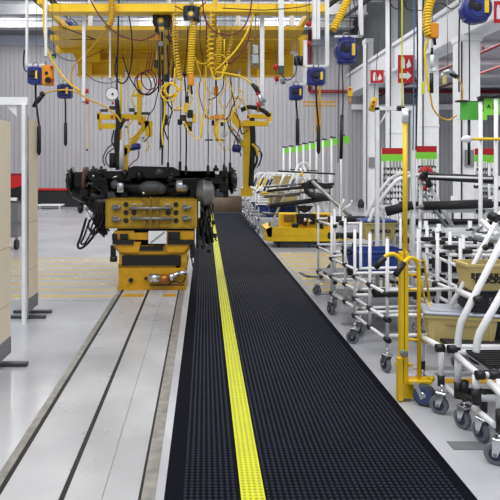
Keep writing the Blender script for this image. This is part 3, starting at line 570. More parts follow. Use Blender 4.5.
# central tool bundle under the left hoist
o = thing('tool_hanger', 'dark vertical bundle of hoist chains and grips in the middle of the overhead tools', 'tool hanger', W(161, 100, 7.8))
for i, (x, y0, y1, r) in enumerate(((158.5, 30, 92, .012), (162, 32, 165, .014), (165, 35, 128, .01), (160, 60, 150, .008), (167.5, 45, 100, .012), (156, 36, 70, .01))):
    MB().tube(spline([W(x, y0, 7.8), W(x+1, (y0+y1)/2, 7.8+.03*(i % 3)), W(x, y1, 7.8)]), r, 6).build('chain', ('black', 'soft_black', 'tan_dark')[i % 3], o)
for i, (x, y, w, h, m_) in enumerate(((157, 38, 5, 6, 'copper'), (161, 44, 5, 5, 'steel'), (156, 64, 4, 8, 'black'), (163, 58, 4, 5, 'olive'), (165, 78, 5, 7, 'black'), (160, 82, 3, 6, 'dark_red'), (157, 30, 4, 5, 'brown'), (163, 95, 4, 8, 'black'), (166, 120, 3, 10, 'black'), (162, 140, 3, 16, 'black'))):
    MB().bevbox(W(x, y, 7.75), (w*.013, .06, h*.013), .008).build('grip', m_, o)
MB().tube(spline(PL(7.75, [(166, 36), (172, 44), (174, 60), (172, 78)])), .014, 6).tube(spline(PL(7.75, [(168, 34), (176, 48), (174, 72)])), .01, 6).build('cable', 'black', o)
# spiral hoses
def spiral(label, pts, Y, Rpx, turns, rpx, m, tail=None, grip=None):
    o = thing('spiral_hose', label, 'hose', W(pts[0][0], pts[0][1], Y), group='spiral air hoses')
    coil(PL(Y, pts), Rpx*Y/F, turns, rpx*Y/F/2).build('coil', m, o)
    if tail: MB().tube(spline(PL(Y, [pts[-1]]+tail)), .011, 6).build('tail', m, o)
    MB().rod(W(pts[0][0], pts[0][1]-8, Y), W(pts[0][0], pts[0][1], Y), .012, 6).build('lead', m, o)
    if grip: MB().bevbox(W(grip[0], grip[1], Y-.02), (.07, .07, .14), .01).build('tool_grip', 'orange', o); MB().rod(W(grip[0], grip[1]+5, Y), W(grip[0]+1, grip[1]+14, Y), .014).build('tool_tip', 'black', o)
    return o
spiral('yellow spiral air hose right of the hoist bundle, leftmost of the four at centre', [(175.5, 14), (175, 40), (177, 62), (180, 80)], 7.5, 2.6, 22, 1.5, 'hose_yellow', [(182, 84), (178, 90), (170, 96), (163, 90)])
spiral('tight yellow and black looking spiral hose below the right hoist with an orange grip', [(195, 17), (192, 40), (191, 60), (190, 75)], 7.3, 3, 24, 1.7, 'hose_yellow', None, (191, 80))
spiral('wide zigzag yellow spiral hose right of the right hoist', [(211, 15), (210.5, 35), (210, 50), (211, 68)], 7.4, 3.1, 11, 1.7, 'hose_yellow', [(214, 78), (221, 78), (225, 66)])
spiral('short dense yellow spiral hose just right of the zigzag one', [(219, 38), (218.5, 50), (217, 66)], 7.6, 2.6, 12, 1.6, 'hose_yellow', [(215, 74)])
spiral('yellow spiral hose standing beside the dense one over the gantry girder', [(232, 36), (229, 50), (222, 72)], 7.8, 1.2, 12, 1.2, 'hose_yellow')
spiral('fat golden cable chain hanging from the front beam at the upper left', [(111.5, -4), (112, 10), (110.5, 22), (107, 28)], 7.4, 2.5, 16, 2.4, 'hose_gold')
spiral('yellow spiral hose slanting down at the top beside the large blue balancer', [(351, -8), (344, 8), (337, 22), (333, 30)], 6.6, 3, 16, 2.4, 'hose_yellow')
spiral('thick yellow spiral hose at the upper right above the orange pendant', [(433, -6), (428, 10), (427, 26), (429, 36)], 5.6, 3.6, 15, 2.3, 'hose_yellow', [(425, 50), (426, 70), (429, 92)], (434, 31))
# loops
for i, (cx, cy, R) in enumerate(((169, 92, 8), (183, 99, 9), (218, 64, 9), (171, 90, 6), (203, 55, 8))):
    o = thing('coiled_hose', 'yellow loop of air hose '+('at the foot of the leftmost spiral', 'below the orange grip', 'around the zigzag spiral hose', 'smaller, inside the left loop', 'faint, left of the zigzag spiral')[i], 'hose', W(cx, cy, 7.5), group='yellow hose loops')
    MB().tube([W(cx+R*math.cos(a), cy+R*1.1*math.sin(a), 7.45+.02*i+.02*math.sin(a)) for a in [k*2*PI/28 for k in range(28 if i != 4 else 14)]+([2*PI] if i != 4 else [])], .0095 if i != 3 else .02, 6).build('loop', 'hose_yellow', o)
    MB().rod(W(cx+R*.7, cy-R*.9, 7.45+.02*i), W(cx+R*.7, cy-R-16, 7.45+.02*i), .008, 5).build('lead', 'hose_yellow', o)
H('straight yellow hose slanting from the front beam down to the spiral hoses', [(254, 8), (250, 26), (236, 50), (214, 72)], 7.5, 2, 'hose_yellow')
o = H('yellow hose with a black and silver air gun right of the spiral hoses', [(216, 72), (230, 74), (242, 77), (252, 84)], 7.5, 1.8, 'hose_yellow')
MB().tube(PL(7.5, [(252, 84), (256, 88), (259, 94)]), .03, 8, [.022, .034, .03]).build('air_gun', 'black', o); MB().tube(PL(7.5, [(258, 92), (261, 99), (266, 101)]), .025, 8).rod(W(259, 94, 7.5), W(262, 104, 7.5), .03).build('gun_body', 'silver', o)
H('dark red hose sagging in a wide U under the front beam, right of the hoists', [(202, -4), (205, 18), (214, 31), (230, 35), (243, 28), (250, 12), (252, -4)], 7.3, 1.5, 'burgundy')
H('dark red hose sagging lower, over the gantry girder', [(212, 54), (220, 62), (230, 63), (240, 54), (248, 40), (252, 20)], 7.6, 1.5, 'burgundy')
H('dark red hose hanging left of the zigzag spiral hose', [(200, 8), (206, 20), (206.5, 40), (208, 52)], 7.5, 1.4, 'burgundy')
H('short dark red hose beside the leftmost spiral hose', [(171, 16), (172, 26), (170, 34)], 7.6, 1.6, 'dark_red')
H('black cable sagging below the front beam to the right hoist', [(175, 6), (188, 12), (196, 10), (206, 2)], 7.4, 1.2, 'black', 'hanging_cable', 'cable')
H('thin black cable drooping along the front beam at the right', [(222, 8), (240, 9), (262, 10), (280, 9), (300, 7), (314, 3)], 7.4, 1, 'black', 'hanging_cable', 'cable')
o = H('black cord with a round black stop hanging left of the orange grip', [(188, 26), (187, 50), (184.5, 74), (186, 96)], 7.4, 1.3, 'black', 'hanging_wire', 'cord'); MB().ball(W(184.5, 74, 7.4), .03, 10).build('stop', 'black', o)
H('yellow hose trailing down to a pointed loop below the centre tools', [(196, 82), (198, 100), (201, 130), (198, 140), (190, 132), (184, 122)], 7.5, 1.2, 'hose_yellow')
H('yellow hose hanging straight in the middle beside the pointed loop', [(206, 66), (205, 100), (204, 116), (201, 138)], 7.6, 1.5, 'hose_yellow')
H('yellow hose falling down left of the axle centre from the loops', [(164, 96), (165, 112), (162, 130), (163, 145)], 7.6, 1.6, 'hose_yellow')
H('thin yellow hose crossing toward the right manipulator', [(226, 76), (232, 90), (236, 105), (228, 120), (218, 122)], 7.7, 1.2, 'hose_yellow')
H('thin black hose looping at the right of the centre tools', [(224, 76), (222, 90), (214, 98), (208, 100)], 7.7, 1, 'black')
H('dark red hose hanging right of the centre tools to the right manipulator', [(230, 74), (232, 92), (236, 110), (240, 124)], 7.8, 1, 'burgundy')
for i, (x, y0, y1) in enumerate(((180, 124, 163), (186, 120, 167), (208, 132, 167), (224, 146, 166), (230, 148, 164), (168, 120, 164), (245, 146, 150))):
    if i == 6: continue
    o = H('thin black tool cord hanging just above the axle, '+('fourth', 'fifth', 'third', 'second', 'first', 'sixth')[i]+' from the right manipulator column' , [(x, y0), (x+.4, (y0+y1)/2), (x, y1)], 8.1, .9 if i != 1 else 1.6, 'black', 'hanging_wire', 'cord'); cord_end(o, x, y1-2, 8.1)
    MB().tube(PL(8.1, [(x, y0), (x+2, 70)]), .004, 4).build('suspension_wire', 'grey', o)
o = thing('screwdriver_cluster', 'cluster of yellow and black power tool heads hanging at the centre above the axle', 'tools', W(186, 118, 7.6))
for i, (x, y, w, h, m_) in enumerate(((186, 108, 4, 10, 'yellow'), (190, 114, 5, 8, 'black'), (183, 118, 5, 6, 'brown'), (194, 118, 4, 9, 'yellow'), (188, 124, 8, 5, 'olive'), (180, 122, 3, 6, 'black'), (190, 129, 4, 5, 'black'), (176, 110, 8, 1.5, 'yellow'), (187, 100, 2, 8, 'soft_black'))):
    MB().bevbox(W(x, y, 7.6+.02*i), (w*.0125, .07, h*.0125), .007, .3*(i % 3)).build('tool_head', m_, o)
MB().rod(W(187, 100, 7.6), W(190, 70, 7.6), .006).build('suspension_wire', 'black', o)
o = thing('screwdriver_cluster', 'cluster of orange and black tool heads left of the right manipulator column', 'tools', W(217, 118, 7.9))
for i, (x, y, w, h, m_) in enumerate(((217, 117, 5, 5, 'orange'), (212, 118, 4, 4, 'deep_yellow'), (223, 117, 4, 5, 'orange'), (217, 128, 3.5, 22, 'yellow'), (213, 123, 3, 5, 'black'), (228, 119, 4, 3, 'dark_red'), (208, 117, 3, 4, 'orange'), (222, 124, 3, 4, 'black'), (216, 91, 5, 9, 'orange'), (216, 84, 2, 8, 'black'), (220, 140, 10, 2, 'deep_yellow'), (209, 140, 8, 1.5, 'dark_grey'))):
    MB().bevbox(W(x, y, 7.9+.015*i), (w*.013, .07, h*.013), .007).build('tool_head', m_, o)
MB().rod(W(217, 118, 7.9), W(216, 74, 7.9), .006).build('suspension_wire', 'black', o)
o = thing('balance_block', 'silver load block hanging in front of the gantry girder right of centre', 'load block', W(257, 58, 7.6))
MB().bevbox(W(255, 50, 7.6), (.07, .08, .12), .015).bevbox(W(255, 60, 7.6), (.09, .1, .12), .015).build('housing', 'silver', o); MB().torus(W(255, 66, 7.6), (0, 1, 0), .02, .008, 12, 6).rod(W(256, 10, 7.6), W(255, 45, 7.6), .008, 6).build('chain', 'steel', o)
for i, (x, y) in enumerate(((258, 93), (276, 67), (309, 24), (309, 44))):
    o = thing('emergency_grip', 'small red grips on a cord '+('beside the black and silver air gun', 'below the gantry end near the grey socket box', 'high beside the widest drop tube', 'lower beside the widest drop tube')[i], 'grip', W(x, y, 7.5), group='red grips on cords')
    MB().rod(W(x, y-24, 7.5), W(x, y+18, 7.5), .004, 4).build('cord', 'hose_yellow' if i == 0 else 'dark_grey', o)
    MB().lathe(W(x, y-3, 7.5), (0, 0, -1), [(0, .012), (.01, .03), (.06, .03), (.07, .012)], 10).build('grip', 'red', o); 
    if i < 2: MB().lathe(W(x, y+9, 7.5), (.2, 0, -1), [(0, .012), (.01, .026), (.06, .026), (.07, .012)], 10).build('grip', 'red', o)
o = thing('socket_box', 'grey socket box with a cable at the foot of the long drop tube', 'socket', W(281, 71, 7.35))
MB().bevbox(W(281, 70, 7.33), (.07, .06, .1), .008).build('box', 'dark_grey', o); MB().tube(spline(PL(7.35, [(282, 75), (287, 80), (294, 76), (297, 66), (297, 60)])), .008, 6).build('cable', 'dark_grey', o); MB().lathe(W(282, 78, 7.35), (.3, 0, -1), [(0, .01), (.01, .03), (.06, .03), (.08, .01)], 8).build('plug', 'grey', o)
o = thing('small_motor', 'small black twin motor hanging right of the gantry end plate', 'motor', W(299, 60, 7.4))
MB().lathe(W(296.5, 56, 7.4), (0, 0, -1), [(0, .02), (.01, .035), (.1, .035), (.12, .02)], 10).lathe(W(301, 56, 7.4), (0, 0, -1), [(0, .02), (.01, .035), (.1, .035), (.12, .02)], 10).build('motor', 'black', o); MB().rod(W(299, 56, 7.4), W(299, 40, 7.4), .005).build('wire', 'black', o)
o = thing('pendant_box', 'orange control pendant box with red and black buttons beside the left balancer', 'control box', W(48, 75, 6.7))
MB().bevbox(W(48, 75.5, 6.65), (.115, .1, .22), .012).build('box', 'orange', o); MB().rod(W(46.5, 73, 6.59), W(46.5, 73, 6.6), .02).rod(W(48, 80, 6.58), W(48, 80, 6.6), .035).build('button', 'black', o)
MB().rod(W(51.5, 67, 6.58), W(51.5, 67, 6.6), .018).rod(W(52.5, 80, 6.58), W(52.5, 80, 6.6), .018).build('stop_button', 'red', o); MB().rod(W(46, 66, 6.7), W(46, 58, 6.7), .01, 6).build('hanger', 'steel', o)
MB().tube(spline(PL(6.7, [(29, 72), (25, 70), (23.5, 62), (24.5, 50)])), .008, 6).build('cable', 'black', o)
o = thing('limit_switch', 'small green and black switch hanging at the gantry left end', 'switch', W(54, 56, 7.4)); MB().bevbox(W(54, 56, 7.4), (.05, .04, .05), .008).build('body', 'black', o); MB().rod(W(53.5, 57, 7.37), W(53.5, 57, 7.4), .015).build('button', 'sign_green', o); MB().rod(W(54, 54, 7.4), W(52, 12, 7.4), .004, 4).build('wire', 'dark_grey', o)

# ---- manipulators
def P3(Y, *a): return PL(Y, a)
o = thing('lift_manipulator', 'yellow lifting manipulator with twin arms hanging above the left half of the axle', 'manipulator', W(122, 125, 9)); Y = 9.0
MB().bb(W(97, 114, Y), W(140, 120, Y+.12)).bb(W(97, 112, Y), W(101, 122, Y+.14)).build('upper_arm', 'yellow', o); MB().bb(W(99, 123.5, Y-.05), W(120, 129, Y+.05)).bb(W(98, 122, Y-.06), W(101, 130, Y+.06)).build('lower_arm', 'yellow', o)
MB().bb(W(116, 112, Y), W(122, 150, Y+.1)).bb(W(124, 148, Y), W(128, 178, Y+.07)).prism(P3(Y, (116, 150), (128, 144), (132, 150), (122, 158)), (0, .08, 0)).build('column', 'yellow', o)
MB().prism(P3(Y-.05, (137, 80), (142, 80), (141, 122), (137, 122)), (0, .06, 0)).bb(W(133, 94, Y-.05), W(144, 97, Y)).prism(P3(Y, (128, 145), (132, 148), (150, 122), (146, 120)), (0, .06, 0)).build('hook_arm', 'yellow', o)
MB().bb(W(145, 121, Y), W(152.5, 137, Y+.03)).bb(W(138, 116, Y), W(146, 124, Y+.1)).build('side_plate', 'yellow', o)
MB().bb(W(129, 108, Y-.02), W(135, 112, Y+.06)).bb(W(134, 112, Y), W(150, 115, Y+.05)).bb(W(100, 109, Y), W(108, 112, Y+.08)).bb(W(109, 106, Y), W(120, 110, Y+.08)).build('bracket', 'dark_grey', o)
MB().rod(W(121.5, 140, Y-.06), W(121.5, 170, Y-.06), .04).build('air_cylinder', 'white', o); MB().lathe(W(143, 138, Y-.08), (0, 1, 0), [(0, .04), (.005, .055), (.03, .055)], 18).build('pulley', 'white', o); MB().rod(W(143, 138, Y-.09), W(143, 138, Y-.07), .012).build('pulley_pin', 'black', o)
MB().lathe(W(130, 148, Y-.05), (1, 0, .2), [(0, .03), (.02, .05), (.14, .05), (.16, .03)], 12).bevbox(W(137, 146, Y-.05), (.06, .07, .08), .01).build('servo', 'blue', o)
MB().rod(W(113, 153, Y-.05), W(113, 168, Y-.05), .055).tube(spline(P3(Y-.05, (117, 100), (118, 125), (116, 140), (118, 170))), .035, 7).tube(spline(P3(Y-.05, (124, 118), (121, 127), (117, 130), (115, 142))), .02, 6).tube(spline(P3(Y-.08, (114, 130), (112, 142), (117, 150))), .012, 6).build('cable_loom', 'soft_black', o)
MB().tube(spline(P3(Y-.06, (116, 142), (108, 148), (103, 158), (105, 166))), .009, 6).tube(spline(P3(Y-.06, (114, 148), (107, 154), (106, 162), (111, 168))), .009, 6).build('air_line', 'soft_black', o)
MB().tube(spline(P3(Y-.06, (139, 150), (138, 158), (132, 163), (128, 168))), .009, 6).build('air_line', 'burgundy', o)
for (x, y) in ((113, 103), (112, 117), (128, 120), (140, 124)): MB().bevbox(W(x, y, Y-.08), (.03, .03, .04), .006).build('red_valve', 'red', o)
MB().tube(spline(P3(Y-.07, (129, 140), (137, 134), (142, 126), (140, 118))), .012, 6).tube(spline(P3(Y-.07, (147, 140), (149, 147), (145, 152))), .01, 6).build('yellow_line', 'hose_yellow', o)
MB().bb(W(120, 76, Y), W(122, 112, Y+.03)).bb(W(101, 76, 9.9), W(103, 79, 10)).build('hanger', 'yellow', o)
o = thing('lift_manipulator', 'yellow lifting manipulator on a tall column hanging right of the axle', 'manipulator', W(246, 150, 9.2)); Y = 9.2
MB().bb(W(243.5, 120, Y), W(250, 194, Y+.1)).bb(W(241, 188, Y-.02), W(252, 196, Y+.12)).build('column', 'yellow', o)
MB().bb(W(243, 121, Y-.06), W(270, 126.5, Y+.04)).build('lower_arm', 'yellow', o); MB().bb(W(248, 114, Y), W(271, 119, Y+.1)).bb(W(268, 112, Y-.02), W(271, 124, Y+.1)).build('upper_arm', 'yellow', o)
MB().bevbox(W(270, 124, Y-.07), (.06, .05, .07), .01).build('end_pad', 'white', o)
MB().prism(P3(Y-.02, (228, 128), (232, 126), (247, 146), (247, 154)), (0, .07, 0)).prism(P3(Y, (230, 108), (236, 112), (244, 126), (240, 130), (232, 122)), (0, .08, 0)).build('brace', 'yellow', o)
MB().rod(W(232, 130, Y-.08), W(241, 142, Y-.08), .035).build('air_cylinder', 'silver', o); MB().lathe(W(232, 148, Y-.08), (1, 0, -.1), [(0, .04), (.02, .06), (.12, .06), (.14, .03)], 12).build('servo', 'blue', o)
MB().lathe(W(224, 133, Y-.08), (0, 1, 0), [(0, .045), (.005, .058), (.03, .058)], 18).build('pulley', 'white', o)
MB().tube(spline(P3(Y-.02, (252, 118), (253, 140), (252, 165), (251, 186))), .04, 8).tube(spline(P3(Y, (241, 110), (250, 107), (262, 110), (270, 116))), .035, 7).tube(spline(P3(Y-.05, (254, 148), (257, 160), (252, 172))), .02, 6).build('cable_loom', 'soft_black', o)
MB().tube(spline(P3(Y-.05, (253, 143), (259, 148), (261, 158), (257, 168))), .009, 6).tube(spline(P3(Y-.05, (256, 150), (262, 154), (259, 166))), .009, 6).tube(spline(P3(Y-.05, (240, 126), (242, 134), (248, 130))), .01, 6).build('air_line', 'black', o)
MB().tube(spline(P3(Y-.1, (236, 110), (240, 104), (243, 94), (238, 88))), .01, 6).tube(spline(P3(Y-.06, (252, 144), (256, 148), (258, 156))), .02, 6).build('yellow_line', 'hose_yellow', o)
for (x, y) in ((248, 117), (258, 111), (239, 136)): MB().bevbox(W(x, y, Y-.09), (.03, .03, .04), .006).build('red_valve', 'red', o)
o = thing('lifting_yoke', 'slim yellow cross shaped yoke hanging before the back wall right of centre', 'yoke', W(318, 104, 14)); Y = 14
MB().bb(W(315.5, 85, Y), W(317, 133, Y+.04)).bb(W(319, 85, Y), W(320.5, 133, Y+.04)).build('mast', 'deep_yellow', o); MB().bb(W(303, 101, Y-.03), W(335, 103, Y+.05)).bb(W(303, 105, Y-.03), W(335, 106.5, Y+.05)).build('crossbar', 'deep_yellow', o)
MB().rod(W(318, 85, Y), W(318, 0, Y), .01, 5).build('wire', 'steel', o)
# right upper tools
o = thing('torque_tool', 'slim black and white torque tool hanging on a yellow hose at the upper right', 'tool', W(432, 70, 5.6)); Y = 5.6
MB().rod(W(432, 48, Y), W(432, 56, Y), .012).rod(W(431.5, 73, Y), W(431.5, 93, Y), .018).build('grip', 'black', o); MB().rod(W(432, 55, Y), W(432, 68, Y), .016).bevbox(W(434, 70, Y), (.05, .04, .035), .008).build('body', 'white_paint', o)
MB().rod(W(432, 48, Y), W(433, -5, Y), .004, 4).build('wire', 'steel', o)
MB().tube(spline(P3(Y, (430, 92), (431, 98), (433, 108), (440, 117), (449, 120), (457, 115))), .008, 7).build('hose', 'hose_gold', o)
MB().bevbox(W(423, 88, Y), (.025, .02, .12), .005).build('tag', 'stripe_yellow', o)
o = thing('air_gun', 'silver air gun with yellow hose and tan tag hanging left of the fourth column', 'air gun', W(448, 73, 5.8)); Y = 5.8
MB().tube(P3(Y, (442, 73), (448, 71), (454, 74)), .02, 8, [.012, .022, .025]).rod(W(443, 73, Y), (W(441, 78, Y)), .014).build('body', 'silver', o); MB().rod(W(450, 73, Y), W(457, 77, Y), .022).build('grip', 'black', o)
MB().tube(spline(P3(Y, (457, 77), (461, 84), (462.5, 92), (462, 104))), .008, 7).build('hose', 'hose_gold', o); MB().bb(W(442.5, 75, Y-.01), W(446, 84, Y)).build('paper_tag', 'tan', o); MB().rod(W(448, 71, Y), W(447, -5, Y), .004, 4).build('wire', 'steel', o)
# ================================================================ SIGNS ON THE COLUMNS
def fire_sign(px, py, w, h, Y, label, two):
    o = thing('fire_sign', label, 'sign', W(px, py, Y), group='red fire extinguisher signs'); k = Y/F
    MB().bb(W(px-w/2, py-h/2, Y), W(px+w/2, py+h/2, Y+.02)).build('plate', 'red', o)
    q = py-h*.22 if two else py
    s = h*.2 if two else h*.32
    MB().bb(W(px-w*.3, q-s*.6, Y-.006), W(px-w*.05, q+s, Y)).bb(W(px-w*.25, q-s, Y-.006), W(px-w*.1, q-s*.6, Y)).build('extinguisher_mark', 'white', o)
    MB().prism(PL(Y, [(px+w*.1, q+s), (px+w*.38, q+s*.6), (px+w*.3, q-s*.2), (px+w*.22, q-s*.7), (px+w*.16, q-s*.1), (px+w*.05, q+s*.3)]), (0, -.006, 0)).build('flame_mark', 'white', o)
    if two:
        MB().prism(PL(Y, [(px-w*.4, py+h*.15), (px+w*.1, py+h*.15), (px+w*.1, py+h*.08), (px+w*.4, py+h*.24), (px+w*.1, py+h*.4), (px+w*.1, py+h*.33), (px-w*.4, py+h*.33)]), (0, -.006, 0)).build('arrow_mark', 'white', o)
    MB().bb(W(px-w*.1, py-1, Y+.02), W(px+w*.1, py+1, Y+.06)).build('bracket', 'steel', o); q = W(px, py-h/2+1.5, Y+.03); MB().rod(q, (7.12, q.y, q.z), .02, 6).build('wall_arm', 'steel', o)
fire_sign(405.5, 69, 15, 28, 20.1, 'tall red fire extinguisher sign with an arrow on the second column', 1)
fire_sign(377, 76.5, 13, 13, 23.3, 'small square red fire extinguisher sign on the farthest column', 0)
fire_sign(501, 12, 14, 22, 14.1, 'red fire extinguisher sign cut by the upper right picture edge', 0)
# green station signs on posts
def post(px, y0, y1, w, Y, label, name='station_post', grp='white station posts'):
    o = thing(name, label, 'post', W(px, HY+CH*F/Y, Y), group=grp); z0 = W(px, y1, Y).z
    r = w*Y/F/2; x = W(px, 0, Y).x; zt = W(px, y0, Y).z
    MB().rod((x, Y, 0), (x, Y, zt), r).build('tube', 'white', o); MB().rod((x, Y, zt-.01), (x, Y, zt+.02), r*1.5, 8).build('cap', 'joint_black', o)
    MB().bevbox((x, Y, .02), (.14, .14, .04), .01).build('foot', 'soft_black', o); return o
o = post(480.5, 100, 0, 4, 5.0, 'white station post between the plain green sign and the lettered one')
MB().bb(W(480, 96, 4.97), W(492, 99, 5.03)).build('clip', 'joint_black', o)
o = post(496, 97, 0, 4, 4.7, 'rightmost white station post near the picture edge')
o = thing('station_sign', 'plain green sign board on the fourth column, left of the lettered one', 'sign', W(470, 111, 5.1), group='green station signs'); MB().bb(W(460.5, 102, 5.1), W(479.5, 120, 5.11)).build('board', 'sign_green', o); MB().bb(W(458, 100, 5.08), W(465, 102.5, 5.14)).build('clip', 'joint_black', o)
MB().bb(W(459, 101, 5.12), W(481, 102, 5.14)).build('rail', 'joint_black', o); MB().rod(W(469, 120, 5.12), W(469, 165, 5.12), .012, 6).build('rod', 'black', o)
o = thing('station_sign', 'bright green station sign lettered A 2 between two white posts', 'sign', W(489, 108, 5.0), group='green station signs'); MB().prism(PL(5.0, [(484, 96), (500, 95), (500, 115), (487, 115), (487, 120), (482.5, 120), (482.5, 112), (484, 112)]), (0, .01, 0)).build('board', 'green', o)
lettering('A 2', .045, W(491, 106.5, 4.994), (PI/2, 0, 0), 'black', o, bold=.001)
MB().rod(W(484, 97, 4.99), W(503, 96, 4.99), .012, 6).build('clip_rail', 'joint_black', o)
o = thing('guard_bar', 'yellow horizontal bar with a white ball end reaching to the right edge', 'bar', W(470, 139, 4.9)); MB().rod(W(472, 139, 4.6), W(540, 139, 4.6), .011*1, 8).build('bar', 'yellow', o); MB().ball(W(467, 139, 4.6), .03, 10, (1.5, 1, 1)).ball(W(463, 139.5, 4.6), .018, 8).build('ball_end', 'white', o)
MB().rod(W(496, 139, 4.6), W(496, 139, 4.7), .012).rod(W(480, 139, 4.6), W(480.5, 139, 5.0), .012).build('clamp', 'joint_black', o)
# green tag posts in a row
random.seed(5)
TP = [(px, py, 456/(170-py)) for px, py in ((283.5, 147), (290, 146), (297, 144.7), (303.5, 143.4), (310, 142), (316.5, 140.6), (323, 139.2), (331.5, 137.2), (341, 135))]
nm = ['first and farthest', 'second', 'third', 'fourth', 'fifth', 'sixth', 'seventh', 'eighth', 'ninth and nearest']
for i, (px, py, Y) in enumerate(TP):
    o = post(px, py, 0, 1.8, Y, 'white tag post with a green card, %s in the row' % nm[i], 'tag_post', 'tag posts with green cards')
    k = Y/F; w = 6 if i < 8 else 7.5
    MB().bb(W(px+1, py+1, Y-.02), W(px+1+w, py+6+i*.25, Y-.01)).build('green_card', 'green', o); MB().bb(W(px-1, py-.5, Y-.03), W(px+4, py+.7, Y-.005)).build('clip', 'joint_black', o)

# hook racks with red and green boards
def hook_rack(px, w, y0, Y, label):
    o = thing('hook_rack', label, 'rack', W(px, HY+CH*F/Y, Y), group='hook racks with red and green boards')
    yf = HY+CH*F/Y; k = Y/F; ym = y0+6.2
    MB().bb(W(px-w/2, y0, Y), W(px+w/2, ym, Y+.02)).build('red_board', 'red', o); MB().bb(W(px-w/2-.4, ym, Y), W(px+w/2, y0+13, Y+.02)).build('green_board', 'green', o)
    for x in (px-w/2+.5, px+w/2-.5):
        MB().rod(W(x, y0, Y+.05), W(x, yf, Y+.05), .022).build('post', 'white', o)
    n = 7
    for j in range(n):
        x = px-w/2+1.5+(w-3)*j/(n-1)
        MB().rod(W(x, y0+13, Y+.08), W(x, yf-6, Y+.08), .016, 6).build('rod', 'white', o)
    for j in range(7):
        y = y0+20+j*6; m = MB().rod(W(px-w/2, y, Y+.06), W(px+w/2, y, Y+.06), .012, 6)
        for q in range(6): x = px-w/2+2+(w-4)*q/5; m.tube(PL(Y, [(x, y, Y+.05), (x+.3, y+1.6, Y-.05), (x+1, y+2, Y-.16), (x+1.2, y+.6, Y-.2)]), .013, 5)
        m.build('hook_row', 'joint_black', o)
    MB().bb(W(px-w/2, yf-5, Y), W(px+w/2, yf-2, Y+.4)).build('base', 'grey', o)
hook_rack(392.5, 21, 148, 13.5, 'hook rack with a red over green board at the second column')
hook_rack(426.5, 20, 146, 12.8, 'hook rack with a red over green board behind the red hose reel')
hook_rack(484, 18, 148.5, 12, 'hook rack with a row of red and green cards behind the guard bar')
t = thing('floor_bollard', 'dark low bollard on the floor against the far wall left of the columns', 'bollard', W(361, 207, 25.5)); MB().lathe(W(361, 207.6, 25.5), (0, 0, 1), [(0, .12), (.05, .14), (.25, .13), (.36, .05)], 12).build('body', 'soft_black', t)

# ================================================================ CARTS AND RACKS
CY = [0]
def caster(parent, x, y, r=.06, yaw=None):
    if yaw is None: CY[0] += 1; yaw = .55+.45*math.sin(CY[0]*2.3)
    p = MB().rod((0, 0, 2*r+.03), (0, 0, 2*r+.075), .012, 8).bevbox((0, 0, 2*r+.022), (.07, .07, .016), .006).prism([(-.03, -.025, 2*r+.02), (-.03, .035, 2*r+.02), (-.028, .035, r-.01), (-.028, .01, r-.01)], (.004, 0, 0)).prism([(.026, -.025, 2*r+.02), (.026, .035, 2*r+.02), (.024, .035, r-.01), (.024, .01, r-.01)], (.004, 0, 0)).build('caster', 'chrome', parent, True)
    p.location = (x, y, 0); p.rotation_euler = (0, 0, yaw)
    MB().lathe((-.016, .02, r), (1, 0, 0), [(0, r*.86), (.004, r), (.028, r), (.032, r*.86)], 20).build('wheel', 'wheel_grey', p, True)
    MB().rod((-.02, .02, r), (.02, .02, r), r*.58, 14).build('wheel_core', 'wheel_core', p, True); MB().rod((-.034, .02, r), (.034, .02, r), .011, 8).build('axle_bolt', 'steel', p, True)
def joint(parent, x, y, z, ax='x', L=.07, r=.023):
    d = {'x': (1, 0, 0), 'y': (0, 1, 0), 'z': (0, 0, 1)}[ax]; p = Vector((x, y, z)); v = Vector(d)*L/2
    MB().rod(p-v, p+v, r, 8).ball(p, r*1.25, 8).build('joint', 'joint_black', parent, True)
def cart(name, label, loc, rz, w, d, h, levels, npost=2, r=.0145, group='white tube carts', shelf=None, rollers=(), mid=(), cat='trolley', casters=True, hb=.0):
    """white lean-tube cart: local origin at the left far corner... x to the right (w), y towards the far side (d)"""
    o = thing(name, label, cat, loc, rz, group); z0 = .2 if casters else 0
    hs = h if isinstance(h, (list, tuple)) else [h]*(npost*2)
    for j, y in enumerate([d*i/(npost-1) for i in range(npost)]):
        for s, x in enumerate((0, w)):
            q = MB().rod((x, y, z0), (x, y, hs[(j*2+s) % len(hs)]), r, 8).build('post', 'white', o, True)
            MB().rod((x, y, hs[(j*2+s) % len(hs)]), (x, y, hs[(j*2+s) % len(hs)]+.008), r*1.05, 8).build('cap', 'silver', q, True)
            for z in levels: joint(q, x, y, z, 'y' if s == 0 else 'x', .08, r*1.5)
            if casters and (j in (0, npost-1)): caster(o, x, y)
    for z in levels:
        for x in (0, w): MB().rod((x, 0, z), (x, d, z), r, 8).build('side_rail', 'white', o, True)
        for y in (0, d): MB().rod((0, y, z+.03), (w, y, z+.03), r, 8).build('cross_rail', 'white', o, True)
    for z in rollers: MB().rod((.03, d/2, z), (w-.03, d/2, z), .04, 10).build('roller', 'soft_black', o, True)
    if shelf is not None: 
        for z in shelf: MB().bb((.01, .01, z+.035), (w-.01, d-.01, z+.05)).build('shelf', 'grey', o, True)
    return o
